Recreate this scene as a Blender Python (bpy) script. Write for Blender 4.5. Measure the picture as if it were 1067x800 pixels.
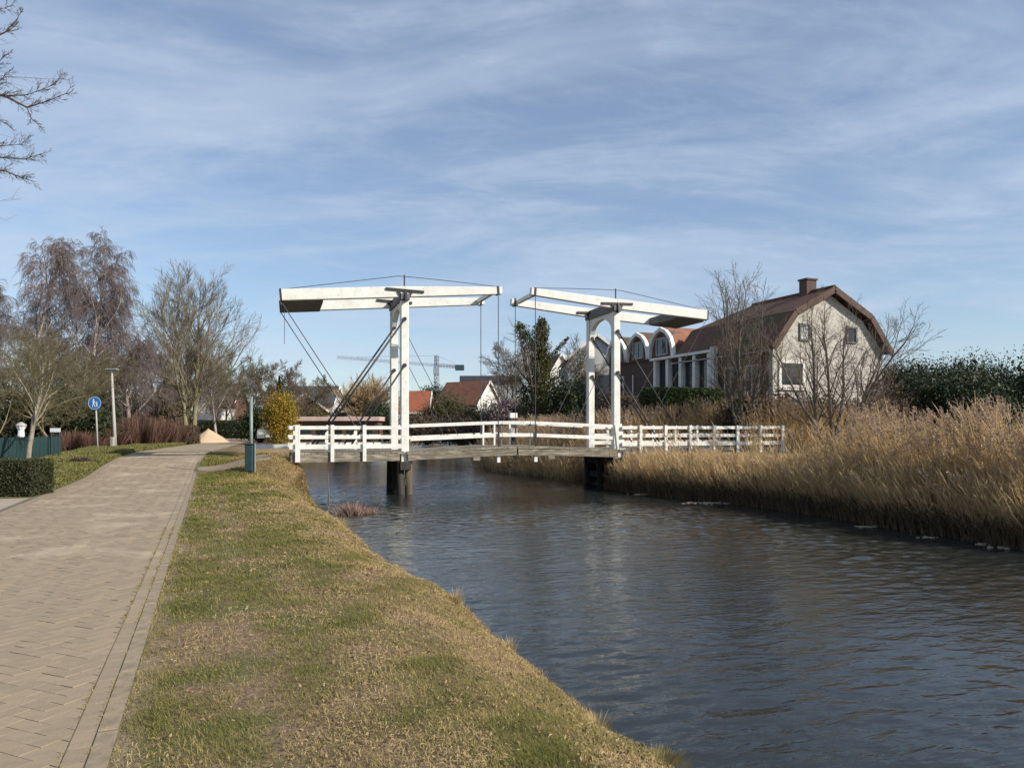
import bpy, math, random
import numpy as np
from mathutils import Vector, Matrix
R = math.radians
for o in list(bpy.data.objects): bpy.data.objects.remove(o)
scene = bpy.context.scene
col = scene.collection

# ---------------------------------------------------------------- camera
EYE = 1.6; YAW = R(21.9); F = 780.0; CX = 533.5; HY = 445.0
A = Vector((math.sin(YAW), math.cos(YAW), 0)); RT = Vector((math.cos(YAW), -math.sin(YAW), 0))
cam = bpy.data.cameras.new('camera'); co = bpy.data.objects.new('camera', cam); col.objects.link(co)
co.location = (0, 0, EYE); co.rotation_euler = (R(90), 0, -YAW)
cam.sensor_width = 36; cam.lens = 36*F/1067; cam.shift_y = (HY-400)/1067
cam.clip_start = .1; cam.clip_end = 5000
scene.camera = co

# ---------------------------------------------------------------- sky, sun, exposure
SUN_AZ, SUN_EL = R(137), R(32)
w = bpy.data.worlds.new("World"); scene.world = w; w.use_nodes = True
nt = w.node_tree; nt.nodes.clear()
def N(t, typ, **k):
    n = t.nodes.new(typ)
    for a, b in k.items(): setattr(n, a, b)
    return n
out = N(nt, 'ShaderNodeOutputWorld'); bg = N(nt, 'ShaderNodeBackground')
sky = N(nt, 'ShaderNodeTexSky', sky_type='NISHITA', sun_disc=False)
sky.sun_elevation = SUN_EL; sky.sun_rotation = SUN_AZ; sky.air_density = 1.0; sky.dust_density = .3; sky.ozone_density = 3.0
tc = N(nt, 'ShaderNodeTexCoord'); sep = N(nt, 'ShaderNodeSeparateXYZ'); nt.links.new(tc.outputs['Generated'], sep.inputs[0])
zz = N(nt, 'ShaderNodeMath', operation='MAXIMUM'); nt.links.new(sep.outputs[2], zz.inputs[0]); zz.inputs[1].default_value = 0
za = N(nt, 'ShaderNodeMath', operation='ADD'); nt.links.new(zz.outputs[0], za.inputs[0]); za.inputs[1].default_value = .16
div = N(nt, 'ShaderNodeVectorMath', operation='DIVIDE'); cmb = N(nt, 'ShaderNodeCombineXYZ')
for i in range(3): nt.links.new(za.outputs[0], cmb.inputs[i])
nt.links.new(tc.outputs['Generated'], div.inputs[0]); nt.links.new(cmb.outputs[0], div.inputs[1])
def cloud(scale, rot, stretch, detail, rough, lo, hi, dist=.6):
    m = N(nt, 'ShaderNodeMapping', vector_type='TEXTURE'); m.inputs['Rotation'].default_value = (0, 0, rot); m.inputs['Scale'].default_value = (1/stretch[0], 1/stretch[1], 1)
    nt.links.new(div.outputs[0], m.inputs[0])
    n = N(nt, 'ShaderNodeTexNoise'); n.inputs['Scale'].default_value = scale; n.inputs['Detail'].default_value = detail
    n.inputs['Roughness'].default_value = rough; n.inputs['Distortion'].default_value = dist
    nt.links.new(m.outputs[0], n.inputs['Vector'])
    r = N(nt, 'ShaderNodeMapRange', interpolation_type='SMOOTHSTEP'); nt.links.new(n.outputs['Fac'], r.inputs[0])
    r.inputs[1].default_value = lo; r.inputs[2].default_value = hi
    return r.outputs[0]
c1 = cloud(.85, -YAW-R(6), (1, 2.0), 5, .6, .36, .66, .8)
c2 = cloud(3.4, -YAW+R(5), (1, 1.9), 10, .68, .40, .76, .4)
mul = N(nt, 'ShaderNodeMath', operation='MULTIPLY'); nt.links.new(c1, mul.inputs[0]); mul.inputs[1].default_value = .38
mu2 = N(nt, 'ShaderNodeMath', operation='MULTIPLY_ADD'); nt.links.new(c2, mu2.inputs[0]); mu2.inputs[1].default_value = .22; mu3 = N(nt, 'ShaderNodeMath', operation='ADD'); nt.links.new(mul.outputs[0], mu3.inputs[0]); mu3.inputs[1].default_value = .20; nt.links.new(mu3.outputs[0], mu2.inputs[2])
mix = N(nt, 'ShaderNodeMix', data_type='RGBA'); nt.links.new(mu2.outputs[0], mix.inputs['Factor'])
nt.links.new(sky.outputs[0], mix.inputs['A']); mix.inputs['B'].default_value = (4.4, 5.15, 6.3, 1)
nt.links.new(mix.outputs['Result'], bg.inputs[0]); bg.inputs[1].default_value = .113
nt.links.new(bg.outputs[0], out.inputs[0])
sl = bpy.data.lights.new('sun', 'SUN'); sl.energy = 4.9; sl.angle = R(.5); sl.color = (1, .93, .82)
so = bpy.data.objects.new('sun', sl); col.objects.link(so)
sv = Vector((math.sin(SUN_AZ)*math.cos(SUN_EL), math.cos(SUN_AZ)*math.cos(SUN_EL), math.sin(SUN_EL)))
so.rotation_euler = sv.to_track_quat('Z', 'Y').to_euler(); so.location = sv*50
scene.view_settings.view_transform = 'Standard'; scene.view_settings.look = 'None'
scene.view_settings.exposure = .24; scene.view_settings.gamma = 1; scene.view_settings.use_curve_mapping = False
scene.render.engine = 'CYCLES'

# ---------------------------------------------------------------- helpers
def at(px, d, py=None):
    """world point that stands d metres ahead of the viewpoint on the bearing of photo column px"""
    p = A*d + RT*((px-CX)/F*d)
    p.z = 0 if py is None else EYE + (HY-py)*d/F
    return p
def zat(py, d): return EYE + (HY-py)*d/F
def ss(a, b, x):
    t = np.clip((np.asarray(x, float)-a)/(b-a), 0, 1); return t*t*(3-2*t)
def tag(o, label=None, cat=None, group=None, kind=None):
    if label: o['label'] = label
    if cat: o['category'] = cat
    if group: o['group'] = group
    if kind: o['kind'] = kind
    return o
ORI = {}
def empty(name, loc, label=None, cat=None, group=None):
    o = bpy.data.objects.new(name, None); col.objects.link(o); o.location = loc; o.empty_display_size = .3
    ORI[o.name] = Vector(loc); tag(o, label, cat, group); return o
def link(name, me, parent=None, origin=None):
    o = bpy.data.objects.new(name, me); col.objects.link(o)
    po = ORI[parent.name] if parent is not None else Vector((0, 0, 0))
    og = Vector(origin) if origin is not None else po
    o.location = og-po
    if parent is not None: o.parent = parent
    ORI[o.name] = og.copy(); return o
class MB:
    def __init__(s): s.v = []; s.f = []
    def quad(s, *p):
        n = len(s.v); s.v += [tuple(q) for q in p]; s.f.append(tuple(range(n, n+len(p)))); return s
    def hexa(s, c8):
        n = len(s.v); s.v += [tuple(q) for q in c8]
        s.f += [tuple(n+i for i in f) for f in ((0, 3, 2, 1), (4, 5, 6, 7), (0, 1, 5, 4), (1, 2, 6, 5), (2, 3, 7, 6), (3, 0, 4, 7))]; return s
    def box(s, x0, x1, y0, y1, z0, z1):
        return s.hexa([(x0, y0, z0), (x1, y0, z0), (x1, y1, z0), (x0, y1, z0), (x0, y0, z1), (x1, y0, z1), (x1, y1, z1), (x0, y1, z1)])
    def obox(s, c, X, Y, Z):
        c, X, Y, Z = map(Vector, (c, X, Y, Z))
        return s.hexa([c-X-Y-Z, c+X-Y-Z, c+X+Y-Z, c-X+Y-Z, c-X-Y+Z, c+X-Y+Z, c+X+Y+Z, c-X+Y+Z])
    def beam(s, p0, p1, w, h, w1=None, h1=None, up=(0, 0, 1)):
        p0, p1 = Vector(p0), Vector(p1); d = (p1-p0).normalized(); side = d.cross(Vector(up)).normalized(); u = side.cross(d)
        w1 = w1 or w; h1 = h1 or h
        a = [p0-side*w/2-u*h/2, p0+side*w/2-u*h/2, p0+side*w/2+u*h/2, p0-side*w/2+u*h/2]
        b = [p1-side*w1/2-u*h1/2, p1+side*w1/2-u*h1/2, p1+side*w1/2+u*h1/2, p1-side*w1/2+u*h1/2]
        return s.hexa(a+b)
    def tube(s, pts, rad, n=8, cap=True):
        pts = [Vector(p) for p in pts]; rad = rad if hasattr(rad, '__len__') else [rad]*len(pts)
        rings = []; ref = None
        for i, p in enumerate(pts):
            d = (pts[min(i+1, len(pts)-1)]-pts[max(i-1, 0)]).normalized()
            if ref is None: ref = d.orthogonal().normalized()
            ref = (ref-d*ref.dot(d)).normalized(); b = d.cross(ref)
            k = len(s.v); s.v += [tuple(p+(ref*math.cos(2*math.pi*j/n)+b*math.sin(2*math.pi*j/n))*rad[i]) for j in range(n)]; rings.append(k)
        for a, b in zip(rings, rings[1:]):
            for j in range(n): s.f.append((a+j, a+(j+1) % n, b+(j+1) % n, b+j))
        if cap:
            s.f.append(tuple(rings[0]+j for j in reversed(range(n)))); s.f.append(tuple(rings[-1]+j for j in range(n)))
        return s
    def prism(s, poly, ext):
        """poly: list of 3D points, ext: extrusion vector"""
        ext = Vector(ext); n = len(poly); k = len(s.v)
        s.v += [tuple(p) for p in poly]+[tuple(Vector(p)+ext) for p in poly]
        s.f.append(tuple(k+i for i in range(n))); s.f.append(tuple(k+n+i for i in reversed(range(n))))
        for i in range(n): j = (i+1) % n; s.f.append((k+j, k+i, k+n+i, k+n+j))
        return s
    def build(s, name, m, parent=None, origin=None, smooth=False, bevel=0):
        og = Vector(origin) if origin is not None else (ORI[parent.name] if parent is not None else Vector((0, 0, 0)))
        me = bpy.data.meshes.new(name); me.from_pydata([(a-og.x, b-og.y, c-og.z) for a, b, c in s.v], [], s.f)
        me.materials.append(m)
        if smooth: me.polygons.foreach_set('use_smooth', [True]*len(me.polygons))
        me.update()
        o = link(name, me, parent, og)
        if bevel:
            b = o.modifiers.new('bevel', 'BEVEL'); b.width = bevel; b.segments = 2; b.limit_method = 'ANGLE'
        return o
def recalc(o):
    import bmesh
    b = bmesh.new(); b.from_mesh(o.data); bmesh.ops.recalc_face_normals(b, faces=b.faces); b.to_mesh(o.data); b.free(); return o
def npmesh(name, V, Q, m, rnd=None, parent=None, origin=None, smooth=False):
    """V (n,3), Q (k,3|4) index array, rnd: per-vertex float"""
    og = Vector(origin) if origin is not None else (ORI[parent.name] if parent is not None else Vector((0, 0, 0)))
    V = np.asarray(V, float).reshape(-1, 3)-np.array(og); Q = np.asarray(Q, np.int64); k = Q.shape[1]
    me = bpy.data.meshes.new(name); me.vertices.add(len(V)); me.vertices.foreach_set('co', V.astype(np.float32).ravel())
    me.loops.add(Q.size); me.loops.foreach_set('vertex_index', Q.astype(np.int32).ravel())
    me.polygons.add(len(Q)); me.polygons.foreach_set('loop_start', np.arange(0, Q.size, k, dtype=np.int32))
    me.update(calc_edges=True)
    if smooth: me.polygons.foreach_set('use_smooth', np.ones(len(Q), bool))
    if rnd is not None:
        at_ = me.attributes.new('rnd', 'FLOAT', 'POINT'); at_.data.foreach_set('value', np.asarray(rnd, np.float32))
    me.materials.append(m); return link(name, me, parent, og)
def tubes(S, n=3):
    """S: (k,8) rows p0 p1 r0 r1 -> V,Q"""
    S = np.asarray(S, float); p0, p1, r0, r1 = S[:, 0:3], S[:, 3:6], S[:, 6], S[:, 7]
    d = p1-p0; d /= np.linalg.norm(d, axis=1, keepdims=True)+1e-9
    ref = np.where(np.abs(d[:, 2:3]) > .9, np.array([[1., 0, 0]]), np.array([[0, 0, 1.]]))
    a = np.cross(d, ref); a /= np.linalg.norm(a, axis=1, keepdims=True)+1e-9; b = np.cross(d, a)
    th = np.arange(n)*2*np.pi/n
    ring = a[:, None]*np.cos(th)[None, :, None]+b[:, None]*np.sin(th)[None, :, None]
    V = np.concatenate([p0[:, None]+ring*r0[:, None, None], p1[:, None]+ring*r1[:, None, None]], 1)
    j = np.arange(n); jn = (j+1) % n
    q = np.stack([j, jn, jn+n, j+n], 1); Q = (q[None]+(np.arange(len(S))*2*n)[:, None, None]).reshape(-1, 4)
    return V.reshape(-1, 3), Q
def ribbons(P, side, width):
    """P (k,m,3) centre lines, side (k,3), width (m,) or (k,m)"""
    k, m, _ = P.shape; wd = np.broadcast_to(width, (k, m))[..., None]
    V = np.stack([P-side[:, None]*wd/2, P+side[:, None]*wd/2], 2).reshape(-1, 3)
    j = np.arange(m-1)*2; q = np.stack([j, j+1, j+3, j+2], 1)
    Q = (q[None]+(np.arange(k)*2*m)[:, None, None]).reshape(-1, 4); return V, Q
def leaves(rs, P, size, up=.0):
    """diamond leaves at points P"""
    k = len(P); d = rs.normal(size=(k, 3)); d[:, 2] += up; d /= np.linalg.norm(d, axis=1, keepdims=True)
    e = np.cross(d, rs.normal(size=(k, 3))); e /= np.linalg.norm(e, axis=1, keepdims=True)
    s = (size*rs.uniform(.6, 1.3, k))[:, None]
    V = np.stack([P-d*s*.5, P+e*s*.3, P+d*s*.5, P-e*s*.3], 1).reshape(-1, 3)
    Q = np.arange(4*k).reshape(-1, 4); return V, Q
def cat(parts):
    Vs, Qs, n = [], [], 0
    for V, Q in parts: Vs.append(V); Qs.append(Q+n); n += len(V)
    return np.concatenate(Vs), np.concatenate(Qs)

# ---------------------------------------------------------------- materials
def mat(name, c1, c2=None, scale=3, rough=.8, bump=0, bscale=None, stretch=(1, 1, 1), detail=6, attr=None, metal=0, spec=.4, lo=.35, hi=.65, trans=0, c3=None, s3=1, l3=.5, h3=.7):
    m = bpy.data.materials.new(name); m.use_nodes = True; t = m.node_tree; p = t.nodes['Principled BSDF']
    p.inputs['Roughness'].default_value = rough; p.inputs['Metallic'].default_value = metal
    p.inputs['Specular IOR Level'].default_value = spec
    c2 = c2 or c1
    tcn = N(t, 'ShaderNodeTexCoord'); mp = N(t, 'ShaderNodeMapping'); mp.inputs['Scale'].default_value = stretch
    t.links.new(tcn.outputs['Object'], mp.inputs[0])
    no = N(t, 'ShaderNodeTexNoise'); no.inputs['Scale'].default_value = scale; no.inputs['Detail'].default_value = detail; no.inputs['Roughness'].default_value = .6
    t.links.new(mp.outputs[0], no.inputs['Vector'])
    mr = N(t, 'ShaderNodeMapRange'); mr.inputs[1].default_value = lo; mr.inputs[2].default_value = hi; t.links.new(no.outputs['Fac'], mr.inputs[0])
    mx = N(t, 'ShaderNodeMix', data_type='RGBA'); mx.inputs['A'].default_value = (*c1, 1); mx.inputs['B'].default_value = (*c2, 1)
    if attr:
        an = N(t, 'ShaderNodeAttribute', attribute_name='rnd')
        ad = N(t, 'ShaderNodeMath', operation='MULTIPLY_ADD'); t.links.new(mr.outputs[0], ad.inputs[0]); ad.inputs[1].default_value = 1-attr
        mm = N(t, 'ShaderNodeMath', operation='MULTIPLY'); t.links.new(an.outputs['Fac'], mm.inputs[0]); mm.inputs[1].default_value = attr
        t.links.new(mm.outputs[0], ad.inputs[2]); t.links.new(ad.outputs[0], mx.inputs['Factor'])
    else: t.links.new(mr.outputs[0], mx.inputs['Factor'])
    res = mx.outputs['Result']
    if c3:
        n3 = N(t, 'ShaderNodeTexNoise'); n3.inputs['Scale'].default_value = s3; n3.inputs['Detail'].default_value = 5; t.links.new(mp.outputs[0], n3.inputs['Vector'])
        m3 = N(t, 'ShaderNodeMapRange'); m3.inputs[1].default_value = l3; m3.inputs[2].default_value = h3; t.links.new(n3.outputs['Fac'], m3.inputs[0])
        x3 = N(t, 'ShaderNodeMix', data_type='RGBA'); t.links.new(m3.outputs[0], x3.inputs['Factor']); t.links.new(res, x3.inputs['A']); x3.inputs['B'].default_value = (*c3, 1)
        res = x3.outputs['Result']
    t.links.new(res, p.inputs['Base Color'])
    if bump:
        bn = N(t, 'ShaderNodeTexNoise'); bn.inputs['Scale'].default_value = bscale or scale*6; bn.inputs['Detail'].default_value = 4
        t.links.new(mp.outputs[0], bn.inputs['Vector'])
        b = N(t, 'ShaderNodeBump'); b.inputs['Strength'].default_value = .8; b.inputs['Distance'].default_value = bump
        t.links.new(bn.outputs['Fac'], b.inputs['Height']); t.links.new(b.outputs[0], p.inputs['Normal'])
    if trans:
        tr = N(t, 'ShaderNodeBsdfTranslucent'); ms = N(t, 'ShaderNodeMixShader'); ms.inputs[0].default_value = trans
        t.links.new(res, tr.inputs[0]); t.links.new(p.outputs[0], ms.inputs[1]); t.links.new(tr.outputs[0], ms.inputs[2])
        t.links.new(ms.outputs[0], t.nodes['Material Output'].inputs[0])
    return m
def bands(m, axis, period, depth, dark=.75, axis2=None, period2=0, dep2=.3):
    """courses in relief (tiles, bricks) added to a material along object axes"""
    t = m.node_tree; p = t.nodes['Principled BSDF']; tcn = N(t, 'ShaderNodeTexCoord'); sp = N(t, 'ShaderNodeSeparateXYZ'); t.links.new(tcn.outputs['Object'], sp.inputs[0])
    def saw(ax, per):
        a = N(t, 'ShaderNodeMath', operation='DIVIDE'); t.links.new(sp.outputs[ax], a.inputs[0]); a.inputs[1].default_value = per
        b = N(t, 'ShaderNodeMath', operation='FRACT'); t.links.new(a.outputs[0], b.inputs[0]); return b.outputs[0]
    h = saw(axis, period)
    if axis2 is not None:
        q = N(t, 'ShaderNodeMath', operation='PINGPONG'); t.links.new(saw(axis2, period2), q.inputs[0]); q.inputs[1].default_value = .5
        k = N(t, 'ShaderNodeMath', operation='MULTIPLY_ADD'); t.links.new(q.outputs[0], k.inputs[0]); k.inputs[1].default_value = dep2*2; t.links.new(h, k.inputs[2]); h = k.outputs[0]
    b = N(t, 'ShaderNodeBump'); b.inputs['Strength'].default_value = 1; b.inputs['Distance'].default_value = depth; t.links.new(h, b.inputs['Height'])
    old = p.inputs['Normal'].links
    if old: t.links.new(old[0].from_socket, b.inputs['Normal'])
    t.links.new(b.outputs[0], p.inputs['Normal']); return m
M = {}
M['white'] = mat('white_paint', (.74, .73, .68), (.62, .61, .55), 2.5, .45, .002, 30, c3=(.36, .34, .27), s3=9, l3=.58, h3=.85)
M['black'] = mat('black_iron', (.018, .018, .02), (.035, .032, .03), 8, .5)
M['wire'] = mat('weathered_steel_cable', (.05, .055, .07), (.09, .09, .1), 20, .5)
M['darkwood'] = mat('tarred_wood', (.02, .017, .014), (.06, .05, .035), 3, .8, .01, stretch=(1, 1, .2))
M['greywood'] = mat('weathered_deck_wood', (.24, .20, .15), (.11, .095, .07), 5, .85, .008, stretch=(.4, 1, 3), c3=(.40, .36, .28), s3=4)
M['pile'] = mat('bleached_pile_wood', (.20, .15, .10), (.07, .055, .04), 4, .85, .01, stretch=(1, 1, .2))
M['ballast'] = mat('grey_ballast_box', (.10, .105, .105), (.15, .15, .14), 4, .7)
M['brick'] = mat('concrete_paving_brick', (.325, .25, .168), (.235, .182, .122), 3.5, .9, .004, 45, attr=.45, c3=(.41, .33, .235), s3=.9, l3=.52, h3=.72)
M['sand_joint'] = mat('sand_joint', (.17, .14, .10), (.11, .095, .06), 6, .95, .003, 60, c3=(.09, .10, .04), s3=1.2, l3=.52, h3=.62)
M['kerb'] = mat('concrete_kerb', (.33, .255, .172), (.20, .16, .105), 9, .9, .003, 60)
M['farroad'] = mat('paved_road_surface', (.335, .26, .18), (.265, .207, .143), 1.4, .9, .003, 40, detail=8)
M['drive'] = mat('paved_driveway', (.37, .31, .24), (.30, .25, .19), 1.4, .9, .003, 40, detail=8)
M['grass'] = mat('grass_blades', (.48, .35, .14), (.135, .145, .025), 2.2, .75, attr=.75, trans=.25, detail=3)
M['straw'] = mat('dry_grass', (.56, .42, .21), (.34, .23, .11), 1.5, .85, attr=.7, trans=.2)
M['leaflitter'] = mat('dead_leaves', (.33, .23, .12), (.19, .125, .07), 2, .85, attr=.8)
M['reed'] = mat('dry_reed', (.72, .54, .29), (.34, .23, .12), .8, .8, attr=.7, trans=.45)
M['reed_shade'] = mat('painted_reed_shade', (.17, .115, .065), (.085, .058, .035), 1, .9, attr=.8)  # dark brown carries the shade low in the front reeds
M['plume'] = mat('reed_plume', (.48, .36, .27), (.30, .21, .16), 1, .9, attr=.7, trans=.4)
M['bark'] = mat('grey_bark', (.17, .145, .11), (.09, .078, .06), 6, .9, .01)
M['twig'] = mat('grey_brown_twigs', (.15, .12, .09), (.095, .072, .055), 1, .85)
M['bigtwig'] = mat('grey_olive_twigs', (.23, .19, .135), (.17, .145, .10), 1, .85)
M['gardenbark'] = mat('tan_grey_bark', (.27, .225, .17), (.17, .14, .10), 5, .9, .006)
M['birchtwig'] = mat('purple_brown_birch_twigs', (.135, .105, .10), (.20, .155, .14), .5, .85)
M['birchbark'] = mat('pale_birch_bark', (.48, .42, .38), (.20, .16, .14), 5, .8, .005, stretch=(1, 1, .5))
M['mossbark'] = mat('mossy_green_bark', (.17, .155, .06), (.25, .21, .15), 1.2, .9, .01)
M['mosstwig'] = mat('olive_twigs', (.15, .13, .06), (.105, .088, .05), .6, .85)
M['willowtwig'] = mat('tan_willow_twigs', (.42, .30, .165), (.28, .20, .115), .5, .8)
M['redtwig'] = mat('red_dogwood_stems', (.14, .068, .045), (.085, .05, .035), .8, .7, attr=.6)
M['brownhedge'] = mat('brown_winter_leaves', (.12, .07, .045), (.07, .05, .03), .8, .85, attr=.6)
M['evergreen'] = mat('dark_evergreen_leaves', (.038, .052, .016), (.017, .026, .009), .7, .6, attr=.6, trans=.15)
M['ivy'] = mat('ivy_leaves', (.055, .075, .018), (.10, .085, .025), .7, .55, attr=.6, trans=.15)
M['hedge'] = mat('green_hedge_leaves', (.075, .105, .025), (.035, .055, .015), .9, .65, attr=.6, trans=.15)
M['boxhedge'] = mat('box_hedge_leaves', (.060, .064, .020), (.030, .034, .012), 1.5, .65, attr=.6, trans=.15)
M['lowhedge'] = mat('low_hedge_leaves', (.23, .205, .06), (.12, .12, .036), .7, .7, attr=.55, trans=.2)
M['olive'] = mat('olive_brown_scrub', (.105, .09, .035), (.06, .055, .025), .5, .85, attr=.6, trans=.1)
M['brownscrub'] = mat('brown_scrub', (.13, .09, .055), (.075, .055, .035), .5, .85, attr=.6, trans=.1)
M['lilac'] = mat('greyish_purple_scrub', (.22, .165, .165), (.13, .10, .10), .5, .85, attr=.6, trans=.1)
M['yellow'] = mat('golden_conifer_foliage', (.42, .26, .03), (.20, .17, .025), .9, .7, attr=.5, trans=.2)
M['sand'] = mat('sand', (.52, .39, .26), (.44, .33, .22), 2, .95, .02, 20)
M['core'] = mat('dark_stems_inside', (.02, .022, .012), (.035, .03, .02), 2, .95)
M['plaster'] = bands(mat('whitewashed_brick', (.60, .57, .51), (.46, .43, .375), 5, .9, .01, 14, c3=(.27, .245, .20), s3=3.5, l3=.5, h3=.78, stretch=(1, 1, 1.6)), 2, .085, .012)
M['palewall'] = mat('pale_rendered_wall', (.50, .50, .49), (.40, .40, .38), 1, .8)
M['whitewall'] = mat('white_rendered_wall', (.72, .70, .66), (.60, .58, .53), 1, .8)
M['darkbrick'] = mat('dark_brick_wall', (.13, .08, .06), (.08, .055, .045), 5, .9, .01, 30)
M['redbrick'] = mat('red_brown_brick_wall', (.17, .085, .06), (.11, .06, .045), 5, .9, .01, 30)
M['tile_red'] = bands(mat('red_brown_roof_tiles', (.30, .13, .075), (.21, .085, .055), 2, .8, c3=(.11, .085, .05), s3=1, l3=.55, h3=.7), 2, .22, .04)
M['tile_brown'] = bands(mat('dark_brown_mossy_roof_tiles', (.17, .075, .05), (.10, .052, .036), 1.5, .85, c3=(.075, .066, .03), s3=.5, l3=.5, h3=.66), 2, .22, .04)
M['tile_orange'] = bands(mat('orange_red_roof_tiles', (.32, .10, .05), (.22, .075, .045), 2, .8), 2, .25, .04)
M['tile_dark'] = mat('dark_slate_roof', (.05, .055, .065), (.07, .07, .08), 2, .7)
M['glass'] = mat('dark_window_glass', (.015, .018, .02), (.03, .035, .04), 1, .08, spec=.6)
M['trim'] = mat('cream_painted_trim', (.82, .80, .74), (.70, .67, .60), 3, .6)
M['teal'] = mat('teal_painted_metal', (.018, .045, .052), (.028, .06, .066), 4, .5)
M['tealfence'] = mat('dark_teal_fence', (.016, .040, .042), (.024, .055, .052), 3, .6)
M['palegreen'] = mat('pale_green_grey_metal', (.22, .27, .25), (.17, .21, .19), 5, .5, metal=.2)
M['greypole'] = mat('grey_galvanised_pole', (.42, .40, .37), (.32, .30, .27), 6, .6)
M['blue'] = mat('blue_sign_face', (.015, .16, .46), rough=.4)
M['signwhite'] = mat('white_sign_print', (.75, .77, .8), rough=.4)
M['lampgrey'] = mat('grey_lamp_hood', (.22, .22, .22), (.28, .28, .27), 5, .5)
M['carpaint'] = mat('dark_grey_car_paint', (.20, .205, .21), (.23, .235, .24), 2, .3, spec=.6)
M['tyre'] = mat('black_rubber', (.02, .02, .02), rough=.8)
M['lens'] = mat('car_lamp_lens', (.5, .5, .48), rough=.2)
M['crane'] = mat('distant_grey_blue_steel', (.30, .33, .38), rough=.7)
M['ballastdark'] = mat('dark_green_counterweight', (.03, .07, .08), rough=.7)
M['mauve'] = mat('mauve_dead_stems', (.22, .125, .125), (.28, .20, .12), 1, .85, attr=.6)
M['litter'] = mat('pale_floating_scum', (.38, .32, .24), (.22, .17, .11), 8, .8)
M['pinkfascia'] = mat('faded_pink_fascia', (.55, .36, .31), (.60, .48, .42), 1.5, .7)

# ---------------------------------------------------------------- terrain
WATER = -.9
rg = np.random.RandomState(3)
_ph = rg.uniform(0, 6.28, 12); _kx = rg.uniform(-5, 5, 12); _ky = rg.uniform(-5, 5, 12)
def wob(x, y, s=1.):
    x = np.asarray(x, float); y = np.asarray(y, float)
    return sum(np.sin(_kx[i]*x*s+_ky[i]*y*s+_ph[i]) for i in range(12))/12
def bend(y): return np.maximum(0, np.asarray(y, float)-45)*.4
def x_left(y): return 2.72+.13*(1-ss(6, 12, y))+bend(y)+.10*np.sin(np.asarray(y)*.9)+.05*np.sin(np.asarray(y)*2.3+1)+.035*np.sin(np.asarray(y)*5.3)+.02*np.sin(np.asarray(y)*11.7)+.45*ss(25.8, 27, y)*(1-ss(30.5, 32, y))
def x_right(y): return 15.9-.6*ss(19, 27, y)+bend(y)+.25*np.sin(np.asarray(y)*.45)+.1*np.sin(np.asarray(y)*1.7)
def road_c(y): return 3.6*ss(28, 70, y)
def hump(y): return .45*ss(25, 37, y)
def height(x, y):
    x = np.asarray(x, float); y = np.asarray(y, float); top = hump(y)
    ramp = ss(-.2, 2.3, x)*ss(25.8, 27.6, y)*(1-ss(30.6, 32.5, y)); top = top+(np.maximum(.63-top, 0))*ramp
    xl = x_left(y); t = x-xl
    left = np.interp(t, [-1.7, -1.1, -.5, -.12, .12, 1.6], [0, -.07, -.28, -.62, -1.05, -2.0])
    scale = np.where(t < -.1, 1, 1)
    lz = top*(1-ss(-.25, .1, t))+left*scale
    xr = x_right(y); t2 = x-xr
    rz = np.interp(t2, [-1.2, -.1, .6, 3, 6], [-2.0, -1.0, -.72, .3, .5])
    z = np.where(x < (xl+xr)/2, lz, rz)
    near = ss(-.45, .0, x)*(1-ss(4, 5, x))
    z = z+near*(.022*wob(x, y, 1.3)+.012*wob(y, x, 3))*(1-ramp)
    near_l = 1-ss(-.45, .0, x)
    return z
xs = np.unique(np.concatenate([np.array([-2500, -900, -400, -200, -120, -80, -55, -40, -30, -22]), np.arange(-16, -1, .5), np.arange(-1, 4.2, .09), np.arange(4.5, 13.5, 1.), np.arange(13.5, 23, .35), np.arange(23, 60, 3.), np.array([70, 90, 120, 200, 400, 900, 2500])]))
ys = np.unique(np.concatenate([np.array([-2500, -600, -200, -60, -20, -8, -3]), np.arange(0, 14, .11), np.arange(14, 34, .25), np.arange(34, 62, .4), np.arange(62, 140, 3.), np.array([150, 180, 230, 300, 450, 800, 1500, 3500])]))
X, Y = np.meshgrid(xs, ys); Z = height(X, Y)
nx, ny = len(xs), len(ys)
idx = np.arange(nx*ny).reshape(ny, nx)
Q = np.stack([idx[:-1, :-1], idx[:-1, 1:], idx[1:, 1:], idx[1:, :-1]], -1).reshape(-1, 4)
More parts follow.
